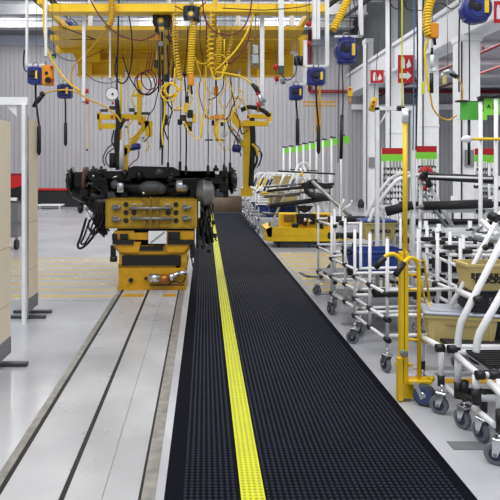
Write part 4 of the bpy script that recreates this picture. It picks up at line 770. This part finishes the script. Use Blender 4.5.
def tote(label, x, y, z, w, d, h, m, lid=None, txt=None, rz=0, ts=.05, grp='open totes on the carts', tx=0):
    o = thing('tote_box', label, 'tote', (x, y, z), rz, grp)
    t_ = .88; n = MB(); W2, D2 = w/2, d/2
    def R(k, zz, e=0): return [(-W2*k+e, -D2*k+e, zz), (W2*k-e, -D2*k+e, zz), (W2*k-e, D2*k-e, zz), (-W2*k+e, D2*k-e, zz)]
    vs = R(t_, 0)+R(1, h)+R(1.05, h)+R(1.05, h-.018)+R(1, h, .01)+R(t_, .012, .01)
    fs = [(3, 2, 1, 0)]+[(i, (i+1) % 4, 4+(i+1) % 4, 4+i) for i in range(4)]
    for i in range(4): j = (i+1) % 4; fs += [(12+i, 12+j, 8+j, 8+i), (8+i, 8+j, 16+j, 16+i), (16+i, 16+j, 20+j, 20+i), (4+i, 4+j, 12+j, 12+i)]
    fs.append((20, 21, 22, 23)); n.add(vs, fs).build('body', m, o, True)
    q = MB().bb((-W2*.45, -D2*1.03, h-.06), (W2*.45, -D2*.97, h-.04)); q.build('grip_rib', 'tan_dark' if m == 'tan' else m, o, True)
    for s in (-1, 1): MB().bb((s*W2*.8-.006, -D2*1.0, .02), (s*W2*.8+.006, -D2*.88, h-.03)).build('corner_rib', m, o, True)
    if lid:
        MB().bevbox((0, 0, h+.012), (w*1.09, d*1.09, .024), .012).bb((-W2*.9, -D2*.9, h+.024), (W2*.9, D2*.9, h+.03)).build('lid', lid, o, True)
    if txt:
        tt = lettering(txt, ts, (0, 0, 0), (PI/2-.0, 0, 0), 'black', o, bold=.0025, sx=1.2); tt.location = (0.0, -D2*.985-.006, h*.5); tt.rotation_euler = (PI/2-math.atan(D2*.12/h)*1, 0, 0); tt.location.x = tx
    return o

# far row along the mat: six racks with slanted hoops
FR = [(1.35, 19.5, 'farthest'), (1.3, 18.0, 'second farthest'), (1.3, 16.55, 'third farthest'), (1.35, 15.1, 'nearest of the far group')]
for i, (x, y, nmv) in enumerate(FR):
    o = cart('flow_rack', 'white flow rack with slanted hoops beside the mat, '+nmv, (x, y, 0), 0, 1.15, 1.0, 1.15, (.35, .7, 1.05), group='flow racks with slanted hoops', cat='rack', shelf=(.35, .7), r=.018)
    for j in range(4):
        X = .1+j*.3; MB().tube(spline([(X, -.1, 1.0), (X+.12, -.05, 1.3), (X+.25, 0, 1.48), (X+.42, .05, 1.5), (X+.6, .1, 1.36)]), .019, 7).build('hoop', 'white', o, True)
        MB().tube([(X+.02, -.11, 1.08), (X+.15, -.06, 1.36)], .026, 7).build('hoop_sleeve', 'yellow' if (j+i) % 2 == 0 else 'soft_black', o, True)
    tote('tan tote on the '+nmv+' flow rack', x+.75, y+.4, .76, .55, .4, .24, 'tan', grp='totes in the far flow racks')
    tote('blue tote low on the '+nmv+' flow rack', x+.45, y+.3, .4, .5, .4, .2, 'tote_blue', grp='totes in the far flow racks')
    MB().rod((.2, -.1, 1.0), (.2, -.1, 1.25), .02, 6).build('blue_peg', 'cord_blue', o, True) if i == 1 else None
# denser bits
for i, (x, y) in enumerate(((1.34, 21.0),)):
    cart('tube_trolley', 'slim white tube trolley beside the mat, '+('behind all the flow racks', 'just before the flow racks')[i], (x, y, 0), 0, .5, .5, 1.0+.1*i, (.3, .55, .8), shelf=(.3, .55), r=.02)

# long rack behind the yellow fixture with black padded beams
o = thing('padded_stand', 'white A-frame stand with long black padded beams behind the yellow fixture', 'stand', (1.7, 13.7, 0)); Y = 13.7
for (a, b) in (((298, 166), (262, 244)), ((300, 168), (326, 230)), ((297, 170), (297, 243)), ((330, 173), (331, 243)), ((285, 173), (272, 205)), ((303, 166), (338, 243))): MB().rod(W(*a, Y), W(*b, Y), .028).build('leg', 'white', o)
MB().tube(spline(PL(Y, [(297, 172), (299, 165), (306, 163), (310, 168)])), .022, 7).tube(spline(PL(Y, [(300, 170), (304, 180), (310, 186)])), .02, 7).build('hook_tube', 'white', o)
MB().rod(W(278, 171, Y-.1), W(335, 174, Y-.1), .02).rod(W(290, 169.5, Y), W(318, 171, Y), .015).build('thin_beam', 'soft_black', o)
MB().rod(W(267, 191, Y-.1), W(334, 184, Y-.15), .035).prism(PL(Y-.2, [(300, 184), (312, 181), (328, 184), (334, 187), (330, 189), (308, 189)]), (0, .3, 0)).build('padded_beam', 'soft_black', o)
MB().rod(W(270, 206, Y-.1), W(332, 198, Y-.1), .055).build('padded_beam', 'soft_black', o)
MB().rod(W(264, 196, Y), W(300, 194, Y), .045).rod(W(264, 187, Y), W(300, 184, Y), .03).rod(W(262, 213, Y), W(298, 216, Y), .03).rod(W(300, 192, Y), W(330, 195, Y), .03).build('steel_beam', 'steel', o)
MB().prism(PL(Y-.2, [(297, 206), (313, 206), (310, 211), (305, 213), (300, 211)]), (0, .2, 0)).build('saddle', 'black', o)
MB().tube(spline(PL(Y-.2, [(317, 181), (308, 183), (306, 190), (312, 196), (322, 197), (330, 194)])), .05, 8).build('curved_pad', 'soft_black', o)
MB().rod(W(303, 173, Y-.25), W(300, 176, Y-.25), .03).rod(W(262, 193, Y-.1), W(268, 193, Y-.1), .03).build('yellow_clip', 'yellow', o)
tote('tan tote with dark print on the left of the A-frame stand, upper one', *W(282, 186, 14.1), .4, .3, .24, 'tan', grp='totes by the A-frame stand')
tote('tan tote on the left of the A-frame stand, lower one', *W(276, 203, 14.1), .36, .3, .24, 'tan', grp='totes by the A-frame stand')
tote('blue tote under the black padded beam of the A-frame stand', *W(284, 213, 14.1), .75, .4, .17, 'tote_blue', grp='totes by the A-frame stand')
o = thing('leaning_bar', 'grey steel bar leaning diagonally from the A-frame stand to the right', 'bar', W(350, 216, 10.8)); MB().rod(W(313, 182, 12.8), W(350, 216, 10.8), .04, 10).build('bar', 'steel', o); MB().rod(W(350, 216, 10.8), W(351, 217, 10.79), .03, 8).build('bar_end', 'dark_grey', o)
o = thing('branched_hook', 'small white tube with branched hooks at the foot of the leaning bar', 'hook', W(342, 210, 11)); MB().rod(W(340, 243, 11), W(340, 206, 11), .018).rod(W(340, 212, 11), W(351, 204, 11), .018).rod(W(351, 204, 11), W(352, 200, 11), .018).rod(W(341, 208, 11), W(344, 199, 11), .018).build('branch', 'white', o)
MB().bevbox(W(340, 244, 11), (.2, .2, .03), .01).build('foot', 'soft_black', o)
# yellow fixture
Y = 12.6; o = thing('lifting_fixture', 'low yellow lifting fixture with black pads and wheels standing right of the mat', 'fixture', W(300, 246, Y))
MB().prism(PL(Y-.3, [(266, 229), (272, 227), (329, 229.5), (329, 237), (268, 237)]), (0, .08, 0)).prism(PL(Y-.3, [(266, 229), (272, 226), (272, 238), (268, 237.5)]), (0, .9, 0)).bb(W(267, 235.5, Y-.3), W(329, 237, Y+.5)).build('tray', 'yellow', o)
MB().bb(W(281, 214, Y), W(296, 230, Y+.5)).bb(W(315, 214, Y), W(328, 230, Y+.5)).bb(W(281, 221, Y-.02), W(328, 230, Y+.4)).bb(W(296, 217, Y+.2), W(316, 226, Y+.4)).build('block', 'yellow', o)
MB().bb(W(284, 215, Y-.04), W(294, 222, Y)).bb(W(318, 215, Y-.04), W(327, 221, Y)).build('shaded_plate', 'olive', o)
for x in (295, 320): MB().bevbox(W(x, 227, Y-.2), (.13, .12, .16), .02).build('rubber_pad', 'black', o)
MB().prism(PL(Y-.1, [(296, 214), (316, 214), (313, 218), (308, 218), (307, 226), (304, 226), (303, 218), (299, 218)]), (0, .1, 0)).bb(W(297, 214, Y-.08), W(302, 224, Y)).bb(W(310, 214, Y-.08), W(315, 224, Y)).build('clamp', 'soft_black', o)
MB().ball(W(305, 220, Y-.15), .04, 8).ball(W(310, 221, Y-.15), .03, 8).build('fitting', 'chrome', o)
MB().bb(W(276, 237.5, Y-.2), W(326, 241, Y+.5)).build('undercarriage', 'dark_grey', o)
for x in (279, 309, 323):
    MB().rod(W(x-1, 244, Y-.15), W(x+1, 244, Y-.15), .07, 14).build('wheel', 'wheel_blue' if x == 309 else 'soft_black', o); MB().bb(W(x-2, 238, Y-.2), W(x+2, 242, Y-.1)).build('wheel_fork', 'steel', o)
for x in (268.5, 325): MB().bb(W(x, 212+10, Y-.31), W(x+2, 226, Y-.25)).build('corner_pin', 'steel', o)

# posts and casters left of the yellow trolley  (K0..K2)
K0 = cart('tube_trolley', 'white tube trolley at the far end of the near row, beside the black cable', (1.5, 6.95, 0), .08, .7, .7, 1.15, (.3, .62, .95), 2, shelf=(.3,), rollers=(.8, 1.0))
K1 = cart('tube_trolley', 'white tube trolley carrying the blue tote, second behind the yellow lifter', (1.5, 5.78, 0), .12, .6, .85, 1.1, (.24, .42, .62), 3, shelf=(.24,), rollers=(.55,))
K2 = cart('tube_trolley', 'white tube trolley directly behind the yellow lifter', (1.44, 4.74, 0), .08, .6, .78, 1.06, (.26, .42, .62), 3, shelf=(), rollers=(.55,))
tote('blue tote with faint white print held on the second trolley behind the lifter', 1.78, 6.25, .56, .52, .4, .22, 'tote_blue', grp='open totes on the carts', rz=.1)
tote('tan tote with a blue lid and black print on a tube trolley', 2.0, 7.0, .8, .36, .34, .2, 'tan', 'tote_blue', 'TRUCKS', ts=.05)
for (z, x0_, x1_, Y, lb) in ((1.06, 352, 366, 6.2, 'short black clamp at the top of the second trolley'), (.98, 340, 352, 6.6, 'black clamp beside the corner of the far trolley'), (.7, 372, 386, 5.0, 'black padded clamp in front of the blue tote')):
    pass
for i, (a, b, r_) in enumerate((((345, 221), (352, 221), .03), ((354, 216.5), (369, 219), .022), ((342, 231), (352, 234), .022), ((366, 271), (376, 271), .022), ((388, 228), (412, 238), .03))):
    pass
o = thing('rubber_clamp', 'stack of black rubber clamps on a post left of the blue tote', 'clamp', W(346, 228, 6.3)); MB().bevbox(W(343, 223, 6.3), (.08, .08, .05), .01).bevbox(W(343, 235.5, 6.3), (.08, .08, .06), .01).build('clamp', 'black', o); MB().rod(W(343, 216, 6.3), W(343, 262, 6.3), .012).build('spindle', 'silver', o); MB().bb(W(340, 238.5, 6.27), W(348, 240, 6.33)).build('yellow_shim', 'yellow', o)
MB().tube(spline(PL(6.25, [(342, 246), (346, 250), (352, 248), (354, 243)])), .016, 6).tube(spline(PL(6.25, [(341, 250), (346, 254), (353, 252), (356, 246)])), .016, 6).build('rubber_loop', 'black', o)
o = thing('floor_cable', 'thick black cable curving on the floor between the fixture and the far trolley', 'cable', W(310, 277, 9)); MB().tube(spline([W(300, 274, 9.3), W(308, 277.5, 8.95), W(318, 278, 8.9), W(326, 273, 8.6), W(329, 268, 8.3), W(335, 262, 7.8)]), .03, 8).build('cable', 'black', o)
o.location.z = 0
MB().rod((1.9, 9.25, .03), (2.0, 9.35, .03), .04, 8).build('plug', 'black', o)

# bent white tube stand with black padded arms (centre right)
Y = 6.6; o = thing('padded_arm_stand', 'white bent tube stand with black padded arms and a red hub', 'stand', W(427, 240, Y)); o.location.z = 0
MB().tube(spline(PL(Y, [(369, 222), (376, 207), (388, 190), (398, 180), (412, 176), (426, 174)])), .022, 8).build('bent_tube', 'white', o)
MB().tube(spline(PL(Y+.25, [(366, 217), (374, 200), (384, 186), (392, 178), (404, 173), (416, 175)])), .02, 8).build('bent_tube', 'white', o)
MB().rod(W(428, 184, Y), W(461, 241, Y), .022).build('brace_tube', 'white', o); MB().rod(W(424, 192, Y+.1), W(450, 233, Y+.1), .018).build('brace_tube', 'silver', o)
for x in (421, 412): MB().rod(W(x, 180, Y+.05), (W(x, 0, Y).x, Y+.05, 0), .02).build('post', 'white', o)
MB().rod(W(428, 176, Y-.1), W(494, 180, Y-.35), .042, 12).build('padded_arm', 'joint_black', o); MB().rod(W(428, 176.5, Y-.145), W(493, 178.5, Y-.395), .012, 8).build('white_insert', 'white', o)
MB().rod(W(424, 206, Y-.1), W(492, 203.5, Y-.3), .048, 12).build('padded_arm', 'soft_black', o); MB().rod(W(386, 211.5, Y), W(413, 205, Y-.1), .055, 12, .045).build('padded_arm', 'soft_black', o)
MB().rod(W(413, 208, Y-.05), W(426, 207, Y-.05), .016).lathe(W(424, 207, Y-.05), (1, 0, 0), [(-.05, .02), (-.03, .035), (.03, .035), (.05, .02)], 10).build('clamp', 'steel', o)
MB().lathe(W(427, 174, Y+.03), (0, 1, 0), [(0, .05), (.02, .085), (.05, .085), (.06, .05)], 18).build('hub', 'red', o); MB().bevbox(W(426, 175, Y-.02), (.09, .09, .09), .02).rod(W(420, 176, Y-.02), W(438, 175, Y-.02), .03).rod(W(427, 178, Y-.04), W(430, 187, Y-.04), .03).build('knuckle', 'joint_black', o)
MB().rod(W(425, 186, Y), W(425, 190, Y), .02).build('red_knob', 'red', o)
MB().rod(W(496, 178, Y-.35), (W(496, 178, Y-.35).x, Y-.35, 0), .02).build('post', 'white', o)
# large flow rack behind the trolleys
def bigrack(label, x, y, w, d, zs, h, posts, name='storage_rack', roll=(), cells=0):
    o = thing(name, label, 'rack', (x, y, 0), 0, 'large white tube racks')
    for i in range(posts):
        X = w*i/(posts-1)
        for yy in (0, d):
            q = MB().rod((X, yy, .05), (X, yy, h), .022, 8).build('post', 'white', o, True)
            for z in zs: joint(q, X, yy, z, 'x', .11, .032)
            MB().bevbox((X, yy, .025), (.08, .08, .05), .01).build('foot', 'soft_black', q, True)
    for z in zs:
        for yy in (0, d): MB().bb((-.05, yy-.025, z-.02), (w+.05, yy+.0, z+.03)).build('beam', 'white_paint', o, True)
        MB().bb((0, 0, z-.01), (w, d, z)).build('shelf', 'silver', o, True)
    for z in roll: 
        MB().rod((0.05, -.06, z), (w-.05, -.06, z), .032, 10).build('roller', 'soft_black', o, True)
    return o
bigrack('large white tube rack behind the bent tube stand, back row', 2.3, 7.3, 2.6, .8, (.35, .62, .86, 1.1), 1.25, 6, roll=(.5, .75, .98, 1.19))
bigrack('large white tube rack behind the two tan totes, middle row', 2.3, 5.9, 2.3, .35, (.3, .56, .78, .97), 1.07, 6, roll=(.44, .67, .88))
bigrack('white tube rack at the far right behind the guard bar', 4.9, 10.0, 3.0, .8, (.5, .9, 1.3), 1.5, 6, roll=(.7, 1.1))
for i in range(7):
    o = thing('tag_post', 'white post with a red card at the far right, '+('first', 'second', 'third', 'fourth', 'fifth', 'sixth', 'seventh')[i]+' from the left', 'post', (4.6+.28*i*.9, 9.7, 0), 0, 'posts with red cards at the far right')
    x = 4.6+.252*i; MB().rod((x, 9.7, 0), (x, 9.7, 1.93), .022).build('tube', 'white', o); MB().bb((x-.06, 9.66, 1.84), (x+.09, 9.67, 1.94)).build('red_card', 'red', o); MB().bb((x-.06, 9.66, 1.72), (x+.09, 9.67, 1.84)).build('green_card', 'green', o)
# stepped posts of the trolley in front of the middle rack
o = thing('tube_trolley', 'white tube trolley with four stepped uprights and black clamps', 'trolley', (2.15, 5.0, 0), 0, 'white tube carts')
for i, (px, py, Y) in enumerate(((427, 227, 5.75), (437, 229, 5.5), (450, 232, 5.15), (463, 235, 4.9))):
    x = W(px, 0, Y).x; q = MB().rod((x, Y, .2), (x, Y, 1.07), .0165, 8).build('post', 'white', o); MB().bevbox((x, Y-.02, 1.07-.13), (.13, .05, .04), .01).build('clamp', 'joint_black', q)
    MB().rod((x-.1, Y+.03, .9), (x+.45, Y+.03, .9), .014).build('cross_rail', 'white', q)
p0 = W(427, 0, 5.75).x; p1 = W(463, 0, 4.9).x
for z in (.25, .45, .62, .8): MB().rod((p0, 5.75, z), (p1, 4.9, z), .015).build('side_rail', 'white', o); MB().rod((p1, 4.9, z), (p1+.5, 4.9, z), .015).build('cross_rail', 'white', o)
MB().rod((p1+.5, 4.9, .2), (p1+.5, 4.9, .95), .0165).rod((p0+.5, 5.75, .2), (p0+.5, 5.75, .95), .0165).build('post', 'white', o)
for (x, y) in ((p0, 5.75), (p1, 4.9), (p0+.5, 5.75), (p1+.5, 4.9)):
    caster(o, x-2.15, y-5.0)
MB().bb((p0, 4.92, .27), (p1+.45, 5.7, .3)).build('shelf', 'dark_grey', o)
# yellow lifter -------------------------------------------------------------
Y = 4.15; o = thing('hand_lifter', 'yellow hand lifter with a tall mast, two curved handles and a blue wheel', 'lifter', W(404, 402, Y)); o.location.z = 0
def q_(px, py, dy=0): return W(px, py, Y)+Vector((0, dy, 0))
MB().bb(q_(400.5, 252), q_(404, 400, .05)).bb(q_(405, 252), q_(408.5, 380, .05)).bb(q_(404, 254, .02), q_(405, 398, .04)).build('mast', 'yellow', o)
MB().rod(q_(406.5, 122, .03), q_(406.5, 254, .03), .0165, 10).build('upper_pole', 'yellow', o)
MB().rod(q_(406.5, 108, .03), q_(406.5, 122, .03), .022, 10).ball(q_(406, 115, .0), .02, 8).build('pole_head', 'white', o)
MB().tube(spline(PL(Y, [(377, 268), (382, 261), (386, 256), (392, 254), (397, 256), (402, 262)]))[6:], .0145, 8).build('handle', 'yellow', o)
MB().tube(spline([q_(396, 266, -.1), q_(401, 260, -.08), q_(407, 257, -.05), q_(414, 259, -.02), q_(418, 266, 0), q_(419, 278, 0)])+[q_(419, 384)], .0145, 8).build('handle', 'yellow', o)
MB().rod(q_(375, 268), q_(385, 257.5), .021, 10).build('grip', 'black', o); MB().rod(q_(390, 272, -.12), q_(400, 261, -.08), .021, 10).build('grip', 'black', o)
for y in (275, 290, 340): MB().rod(q_(407, y, .02), q_(419, y, .0), .009).build('rung', 'yellow', o)
MB().tube([q_(419, 262, .05), q_(429.5, 262.5, .1), q_(435, 305, .1)], .009, 6).tube([q_(420, 264, .05), q_(428, 305, .05)], .008, 6).rod(q_(419, 340), q_(434, 347, .1), .009).rod(q_(435, 305, .1), q_(436, 347, .1), .008).build('back_frame', 'yellow', o)
MB().lathe(q_(402.5, 352, -.05), (0, 1, 0), [(0, .018), (.005, .026), (.03, .026), (.04, .01)], 12).build('clamp_knob', 'grey', o)
MB().bb(q_(397.5, 358, -.02), q_(402, 400, .03)).bb(q_(402, 383, -.01), q_(412, 398, .1)).prism(PL(Y-.01, [(404, 356), (408, 366), (408, 384), (414, 384), (414, 398), (404, 398)]), (0, .06, 0)).bb(q_(407, 379, -.05), q_(430, 382, .06)).bb(q_(397, 364), q_(412, 367, .04)).build('base_frame', 'yellow', o)
MB().ball(q_(432, 378.5), .022, 8).rod(q_(418, 379), q_(432, 378), .012).build('foot_pedal', 'yellow', o)
wx = Vector((q_(423, 397, -.1).x, Y-.1, .075))
wq = MB().lathe(wx+Vector((-.03, .0, 0)), (.5, .87, 0), [(0, .06), (.004, .074), (.04, .074), (.044, .06)], 24).build('wheel', 'dark_grey', o)
MB().lathe(wx+Vector((-.034, .0, 0)), (.5, .87, 0), [(0, .05), (.003, .062), (.046, .062), (.05, .05)], 24).build('wheel_rim', 'wheel_blue', wq); MB().lathe(wx+Vector((-.04, .0, 0)), (.5, .87, 0), [(0, .012), (.003, .022), (.056, .022), (.06, .012)], 12).build('wheel_hub', 'chrome', wq)
MB().prism(PL(Y-.13, [(413, 383), (417, 383), (424, 398), (421, 400)]), (0, .01, 0)).bb(q_(412, 381, -.07), q_(424, 384, -.02)).build('wheel_fork', 'silver', o)
o = thing('tube_portal', 'thin white square portal frame standing behind the yellow lifter mast', 'frame', (1.87, 6.55, 0))
MB().bb((1.85, 6.5, 0), (1.89, 6.54, 2.28)).build('post', 'white', o); MB().bb((1.85, 6.5, 2.25), (2.28, 6.54, 2.29)).build('top_bar', 'white', o); MB().rod((1.9, 6.52, 2.1), (2.0, 6.52, 2.26), .012).build('corner_brace', 'white', o); MB().bb((2.24, 6.5, 0), (2.28, 6.54, 2.25)).build('post', 'white', o)
MB().lathe((2.12, 6.52, 2.27), (1, 0, 0), [(-.05, .02), (-.03, .03), (.03, .03), (.05, .02)], 10).build('coupling', 'joint_black', o)

# near trolleys with slanted bent tubes -------------------------------------
o = thing('tilt_rack', 'nearest white tube rack with slanted bent tubes and a black mesh shelf', 'rack', (1.58, 3.6, 0))
R_ = .021
def bent(px, py, Yv, bx, by, tx, ty, name='slanted_tube'):
    q = MB().tube(spline([W(px, py, Yv), W((px*.7+bx*.3), (py+by)/2, Yv), W(bx, by, Yv)], 6)+[W(tx, ty, Yv)], R_, 10).build(name, 'white', o); return q
bent(457.5, 350, 3.75, 461, 322, 513, 220); bent(476, 352, 3.5, 480, 332, 520, 262)
MB().tube([W(450, 306, 4.15), W(462, 287, 4.15), W(505, 205, 4.15)], R_*.85, 8).build('slanted_tube', 'white', o)
q = MB().rod(W(458, 291, 4.12), W(479, 300, 3.75), R_).build('link_tube', 'white', o); MB().lathe(W(478, 300, 3.72), (1, .1, .4), [(-.025, .018), (-.018, .028), (.018, .028), (.025, .018)], 10).build('joint', 'joint_black', q)
q = MB().rod(W(482, 221, 4.4), W(498, 236, 4.1), R_).build('link_tube', 'white', o); MB().rod(W(490, 215, 4.05), W(498, 219, 4.0), .03).rod(W(484, 246, 4.1), W(487, 249, 4.1), .02).build('joint', 'joint_black', q)
MB().tube([W(473, 234, 4.5), W(492, 216, 4.5)], R_*.8, 8).rod(W(474, 236, 4.4), W(500, 240, 4.3), .028).build('upper_link', 'silver', o)
MB().rod(W(476, 236, 4.45), W(494, 239, 4.4), .04).build('upper_pad', 'soft_black', o)
# near platform
ys = (3.74, 3.42); z = .48
def L_(px, py, Yv): return W(px, py, Yv)
MB().rod(W(456, 355, 3.74), W(480, 376, 3.40), R_).build('side_rail', 'white', o); MB().rod(W(490, 383, 3.3), W(510, 402, 3.02), R_).build('side_rail', 'white', o)
MB().rod(W(457, 352, 3.74), W(560, 352, 3.74), .02).rod(W(479, 375, 3.40), W(560, 375, 3.40), .018).build('cross_rail', 'white', o)
for (x, y, Yv, x2) in ((436, 348, 3.8, 444), (448, 349, 3.76, 459), (476, 375, 3.4, 484), (489, 375, 3.4, 502)): MB().rod(W(x, y, Yv-.01), W(x2, y, Yv-.01), .026, 10).build('joint', 'joint_black', o)
for (px, py, Yv, gy) in ((458, 354, 3.74, 386), (476, 376, 3.42, 392), (500, 380, 3.3, 420)):
    qq = MB().rod(W(px, py, Yv), W(px, gy, Yv), R_).build('post', 'white', o); MB().rod(W(px+.5, gy-4, Yv), W(px+.5, gy+12, Yv), .027).build('socket', 'joint_black', qq)
MB().rod(W(458, 393, 3.74), W(478, 402, 3.5), .02).rod(W(462, 392, 3.72), W(520, 395, 3.6), .025).build('lower_joint_bar', 'joint_black', o); MB().rod(W(474, 408, 3.5), W(495, 425, 3.25), .018).rod(W(478, 398, 3.5), W(520, 398, 3.5), .02).build('lower_rail', 'white', o)
# mesh shelf: black strips woven over white
m = MB()
for i in range(9): y = 3.44+i*.034; m.bb((1.62, y, .475), (2.55, y+.018, .484))
for i in range(24): x = 1.62+i*.04; m.bb((x, 3.42, .468), (x+.02, 3.73, .476))
m.build('mesh_shelf', 'soft_black', o); MB().bb((1.62, 3.42, .455), (2.55, 3.73, .462)).build('shelf_base', 'silver', o)
o2 = o
for (px, py, Yv) in ((463.5, 428, 3.72), (482, 441, 3.54), (498, 463, 3.27)):
    X = W(px, 0, Yv).x; caster(o, X-1.58, Yv-3.6-.02)
    MB().rod((X, Yv-.02, .18), (X, Yv-.02, .3), .022).build('stem', 'joint_black', o)
for x in (2.3, 2.5): caster(o, x-1.58, .1)
# second rack carrying the totes
o = thing('tote_rack', 'white tube rack holding the lidded tan tote beside the yellow lifter', 'rack', (1.47, 4.0, 0))
X0 = W(440, 0, 3.85).x
MB().rod(W(420, 336, 4.22), W(441, 347.5, 3.85), .021).build('side_rail', 'white', o); MB().rod(W(441, 347.5, 3.85), W(520, 347.5, 3.85), .021).build('cross_rail', 'white', o); MB().rod(W(421, 336, 4.22), W(500, 336, 4.22), .02).build('cross_rail', 'white', o)
for (px, Yv, top) in ((441, 3.95, 352), (422, 4.25, 338)):
    x = W(px, 0, Yv).x; MB().rod((x, Yv, .19), (x, Yv, W(0, top, Yv).z), .018).build('post', 'white', o); MB().rod((x, Yv, .18), (x, Yv, .25), .022).build('socket', 'joint_black', o); caster(o, x-1.47, Yv-4.0-.02)
MB().rod(W(414, 368, 4.25), W(520, 368, 4.25), .014).rod(W(445, 385, 3.95), W(463, 402, 3.8), .018).build('lower_rail', 'white', o)
MB().bb((1.6, 3.9, W(0, 346, 3.9).z-.02), (2.5, 4.3, W(0, 346, 3.9).z)).build('shelf', 'soft_black', o)
zt = W(0, 346, 3.9).z+.0
tote('tan tote with a grey lid beside the yellow lifter mast', 1.76, 4.17, zt-.045, .45, .26, .2, 'tan', 'lid_grey', rz=-.22)
MB().bb(W(460, 312, 4.12), W(540, 346, 4.3)).build('back_panel', 'soft_black', o)
tote('tan tote lettered in black, the upper one at the right edge', 2.01, 4.12, W(0, 294, 3.97).z, .5, .22, .19, 'tan', None, 'RENAULT\nTRUCKS', ts=.043, tx=-.12)
o = thing('dark_crate', 'dark grey crate with pale markings directly under the lettered tan tote', 'crate', (1.95, 4.12, .66)); zz = W(0, 292, 3.97).z
MB().bevbox((2.0, 4.14, zz-.075), (.42, .26, .145), .015).build('body', 'soft_black', o); MB().bb((1.78, 4.0, zz-.006), (2.22, 4.28, zz)).build('rim', 'dark_grey', o)
lettering('S S', .06, (1.93, 4.005, zz-.07), (PI/2, 0, 0), 'steel', o)
MB().bb((1.8, 4.05, .46), (1.83, 4.2, zz-.15)).bb((2.2, 4.05, .46), (2.23, 4.2, zz-.15)).build('support', 'soft_black', o)
o = thing('floor_strip', 'short yellow and grey floor strips seen beneath the nearest rack', 'strip', (2.4, 5, 0)); MB().bb((1.8, 4.5, 0), (3.2, 4.6, .004)).build('yellow_strip', 'deep_yellow', o); MB().bb((1.8, 4.65, 0), (3.2, 4.72, .004)).build('grey_strip', 'grey', o)

for r in range(2):
    for i in range(6):
        x = 2.47+i*.42; z = (.59, .33)[r]
        if z == .33 and i > 4: continue
        o = thing('stacking_crate', 'black stacking crate in the middle rack, %s on the %s shelf' % (('first', 'second', 'third', 'fourth', 'fifth', 'sixth')[i]+' from the left', ('upper', 'lower')[r]), 'crate', (x, 6.05, z), 0, 'black crates in the middle rack')
        m = MB().bevbox((0, 0, .075), (.3, .22, .15), .02).bb((-.16, -.12, .14), (.16, .12, .155)); m.build('body', 'joint_black', o, True)
        MB().bb((-.05, -.122, .09), (.05, -.108, .12)).build('hand_slot', 'grey', o, True)
XH = [('yellow hose weaving down from the zigzag spiral past the tool heads', [(222, 70), (226, 86), (219, 100), (224, 112), (214, 128), (222, 144)], 7.9, 1.2, 'hose_yellow'),
 ('yellow hose drooping between the two tool head clusters', [(196, 60), (204, 84), (212, 96), (207, 112), (212, 120)], 7.7, 1.1, 'hose_yellow'),
 ('black hose knotted below the leftmost spiral hose', [(172, 80), (166, 98), (172, 112), (164, 126), (168, 140)], 7.9, 1.4, 'black'),
 ('black cable falling from the front beam between the spirals', [(201, 10), (200, 40), (203, 66), (199, 92), (206, 118)], 7.8, .9, 'black'),
 ('dark red hose dropping from the hoist to the centre tools', [(168, 26), (170, 60), (166, 84), (172, 106), (168, 128)], 7.9, 1, 'burgundy'),
 ('yellow hose curling around the left manipulator column', [(138, 84), (131, 100), (138, 112), (128, 128), (131, 148)], 8.7, 1.2, 'hose_yellow'),
 ('black cable drooping from the centre tools toward the left manipulator', [(158, 92), (154, 108), (148, 118), (150, 134), (144, 142)], 8.7, 1, 'black'),
 ('black cable swinging beside the right manipulator column', [(238, 96), (232, 108), (228, 124), (236, 138), (241, 156)], 8.8, 1.2, 'black'),
 ('yellow hose arching over the right manipulator', [(226, 108), (232, 98), (242, 100), (248, 112)], 8.6, 1.2, 'hose_yellow'),
 ('dark red hose slanting to the right manipulator servo', [(234, 112), (240, 124), (236, 138), (233, 147)], 8.9, 1, 'burgundy'),
 ('thin yellow hose looping under the right tool heads', [(212, 124), (216, 138), (224, 150), (232, 146)], 8.4, .9, 'hose_yellow')]
for lb, pts, Y, w, m_ in XH: H(lb, pts, Y, w, m_)

for o in list(bpy.data.objects):
    if o.get('category') and o.name.split('.')[0] in ('coiled_hose', 'gauge_dial', 'drop_tube', 'balance_block', 'screwdriver_cluster', 'spring_balancer', 'spiral_hose', 'suspended_hanger', 'emergency_grip', 'cable_winch', 'air_gun', 'limit_switch'):
        m_ = max((o.location.z+ch.location.z+v.co.z, v.co.x+o.location.x, v.co.y+o.location.y) for ch in o.children if ch.type == 'MESH' for v in ch.data.vertices)
        if m_[0] < 3.55 or o.name.startswith('cable_winch'): hang(o, (m_[1], m_[2], m_[0]-.01))

st = bpy.data.objects['padded_stand']
for (px, py, w) in ((282, 186, .5), (276, 203, .46), (284, 213, .8)):
    q = W(px, py, 14.1); MB().bb((q.x-w/2, 13.75, q.z-.02), (q.x+w/2, 14.35, q.z)).build('shelf', 'steel', st)
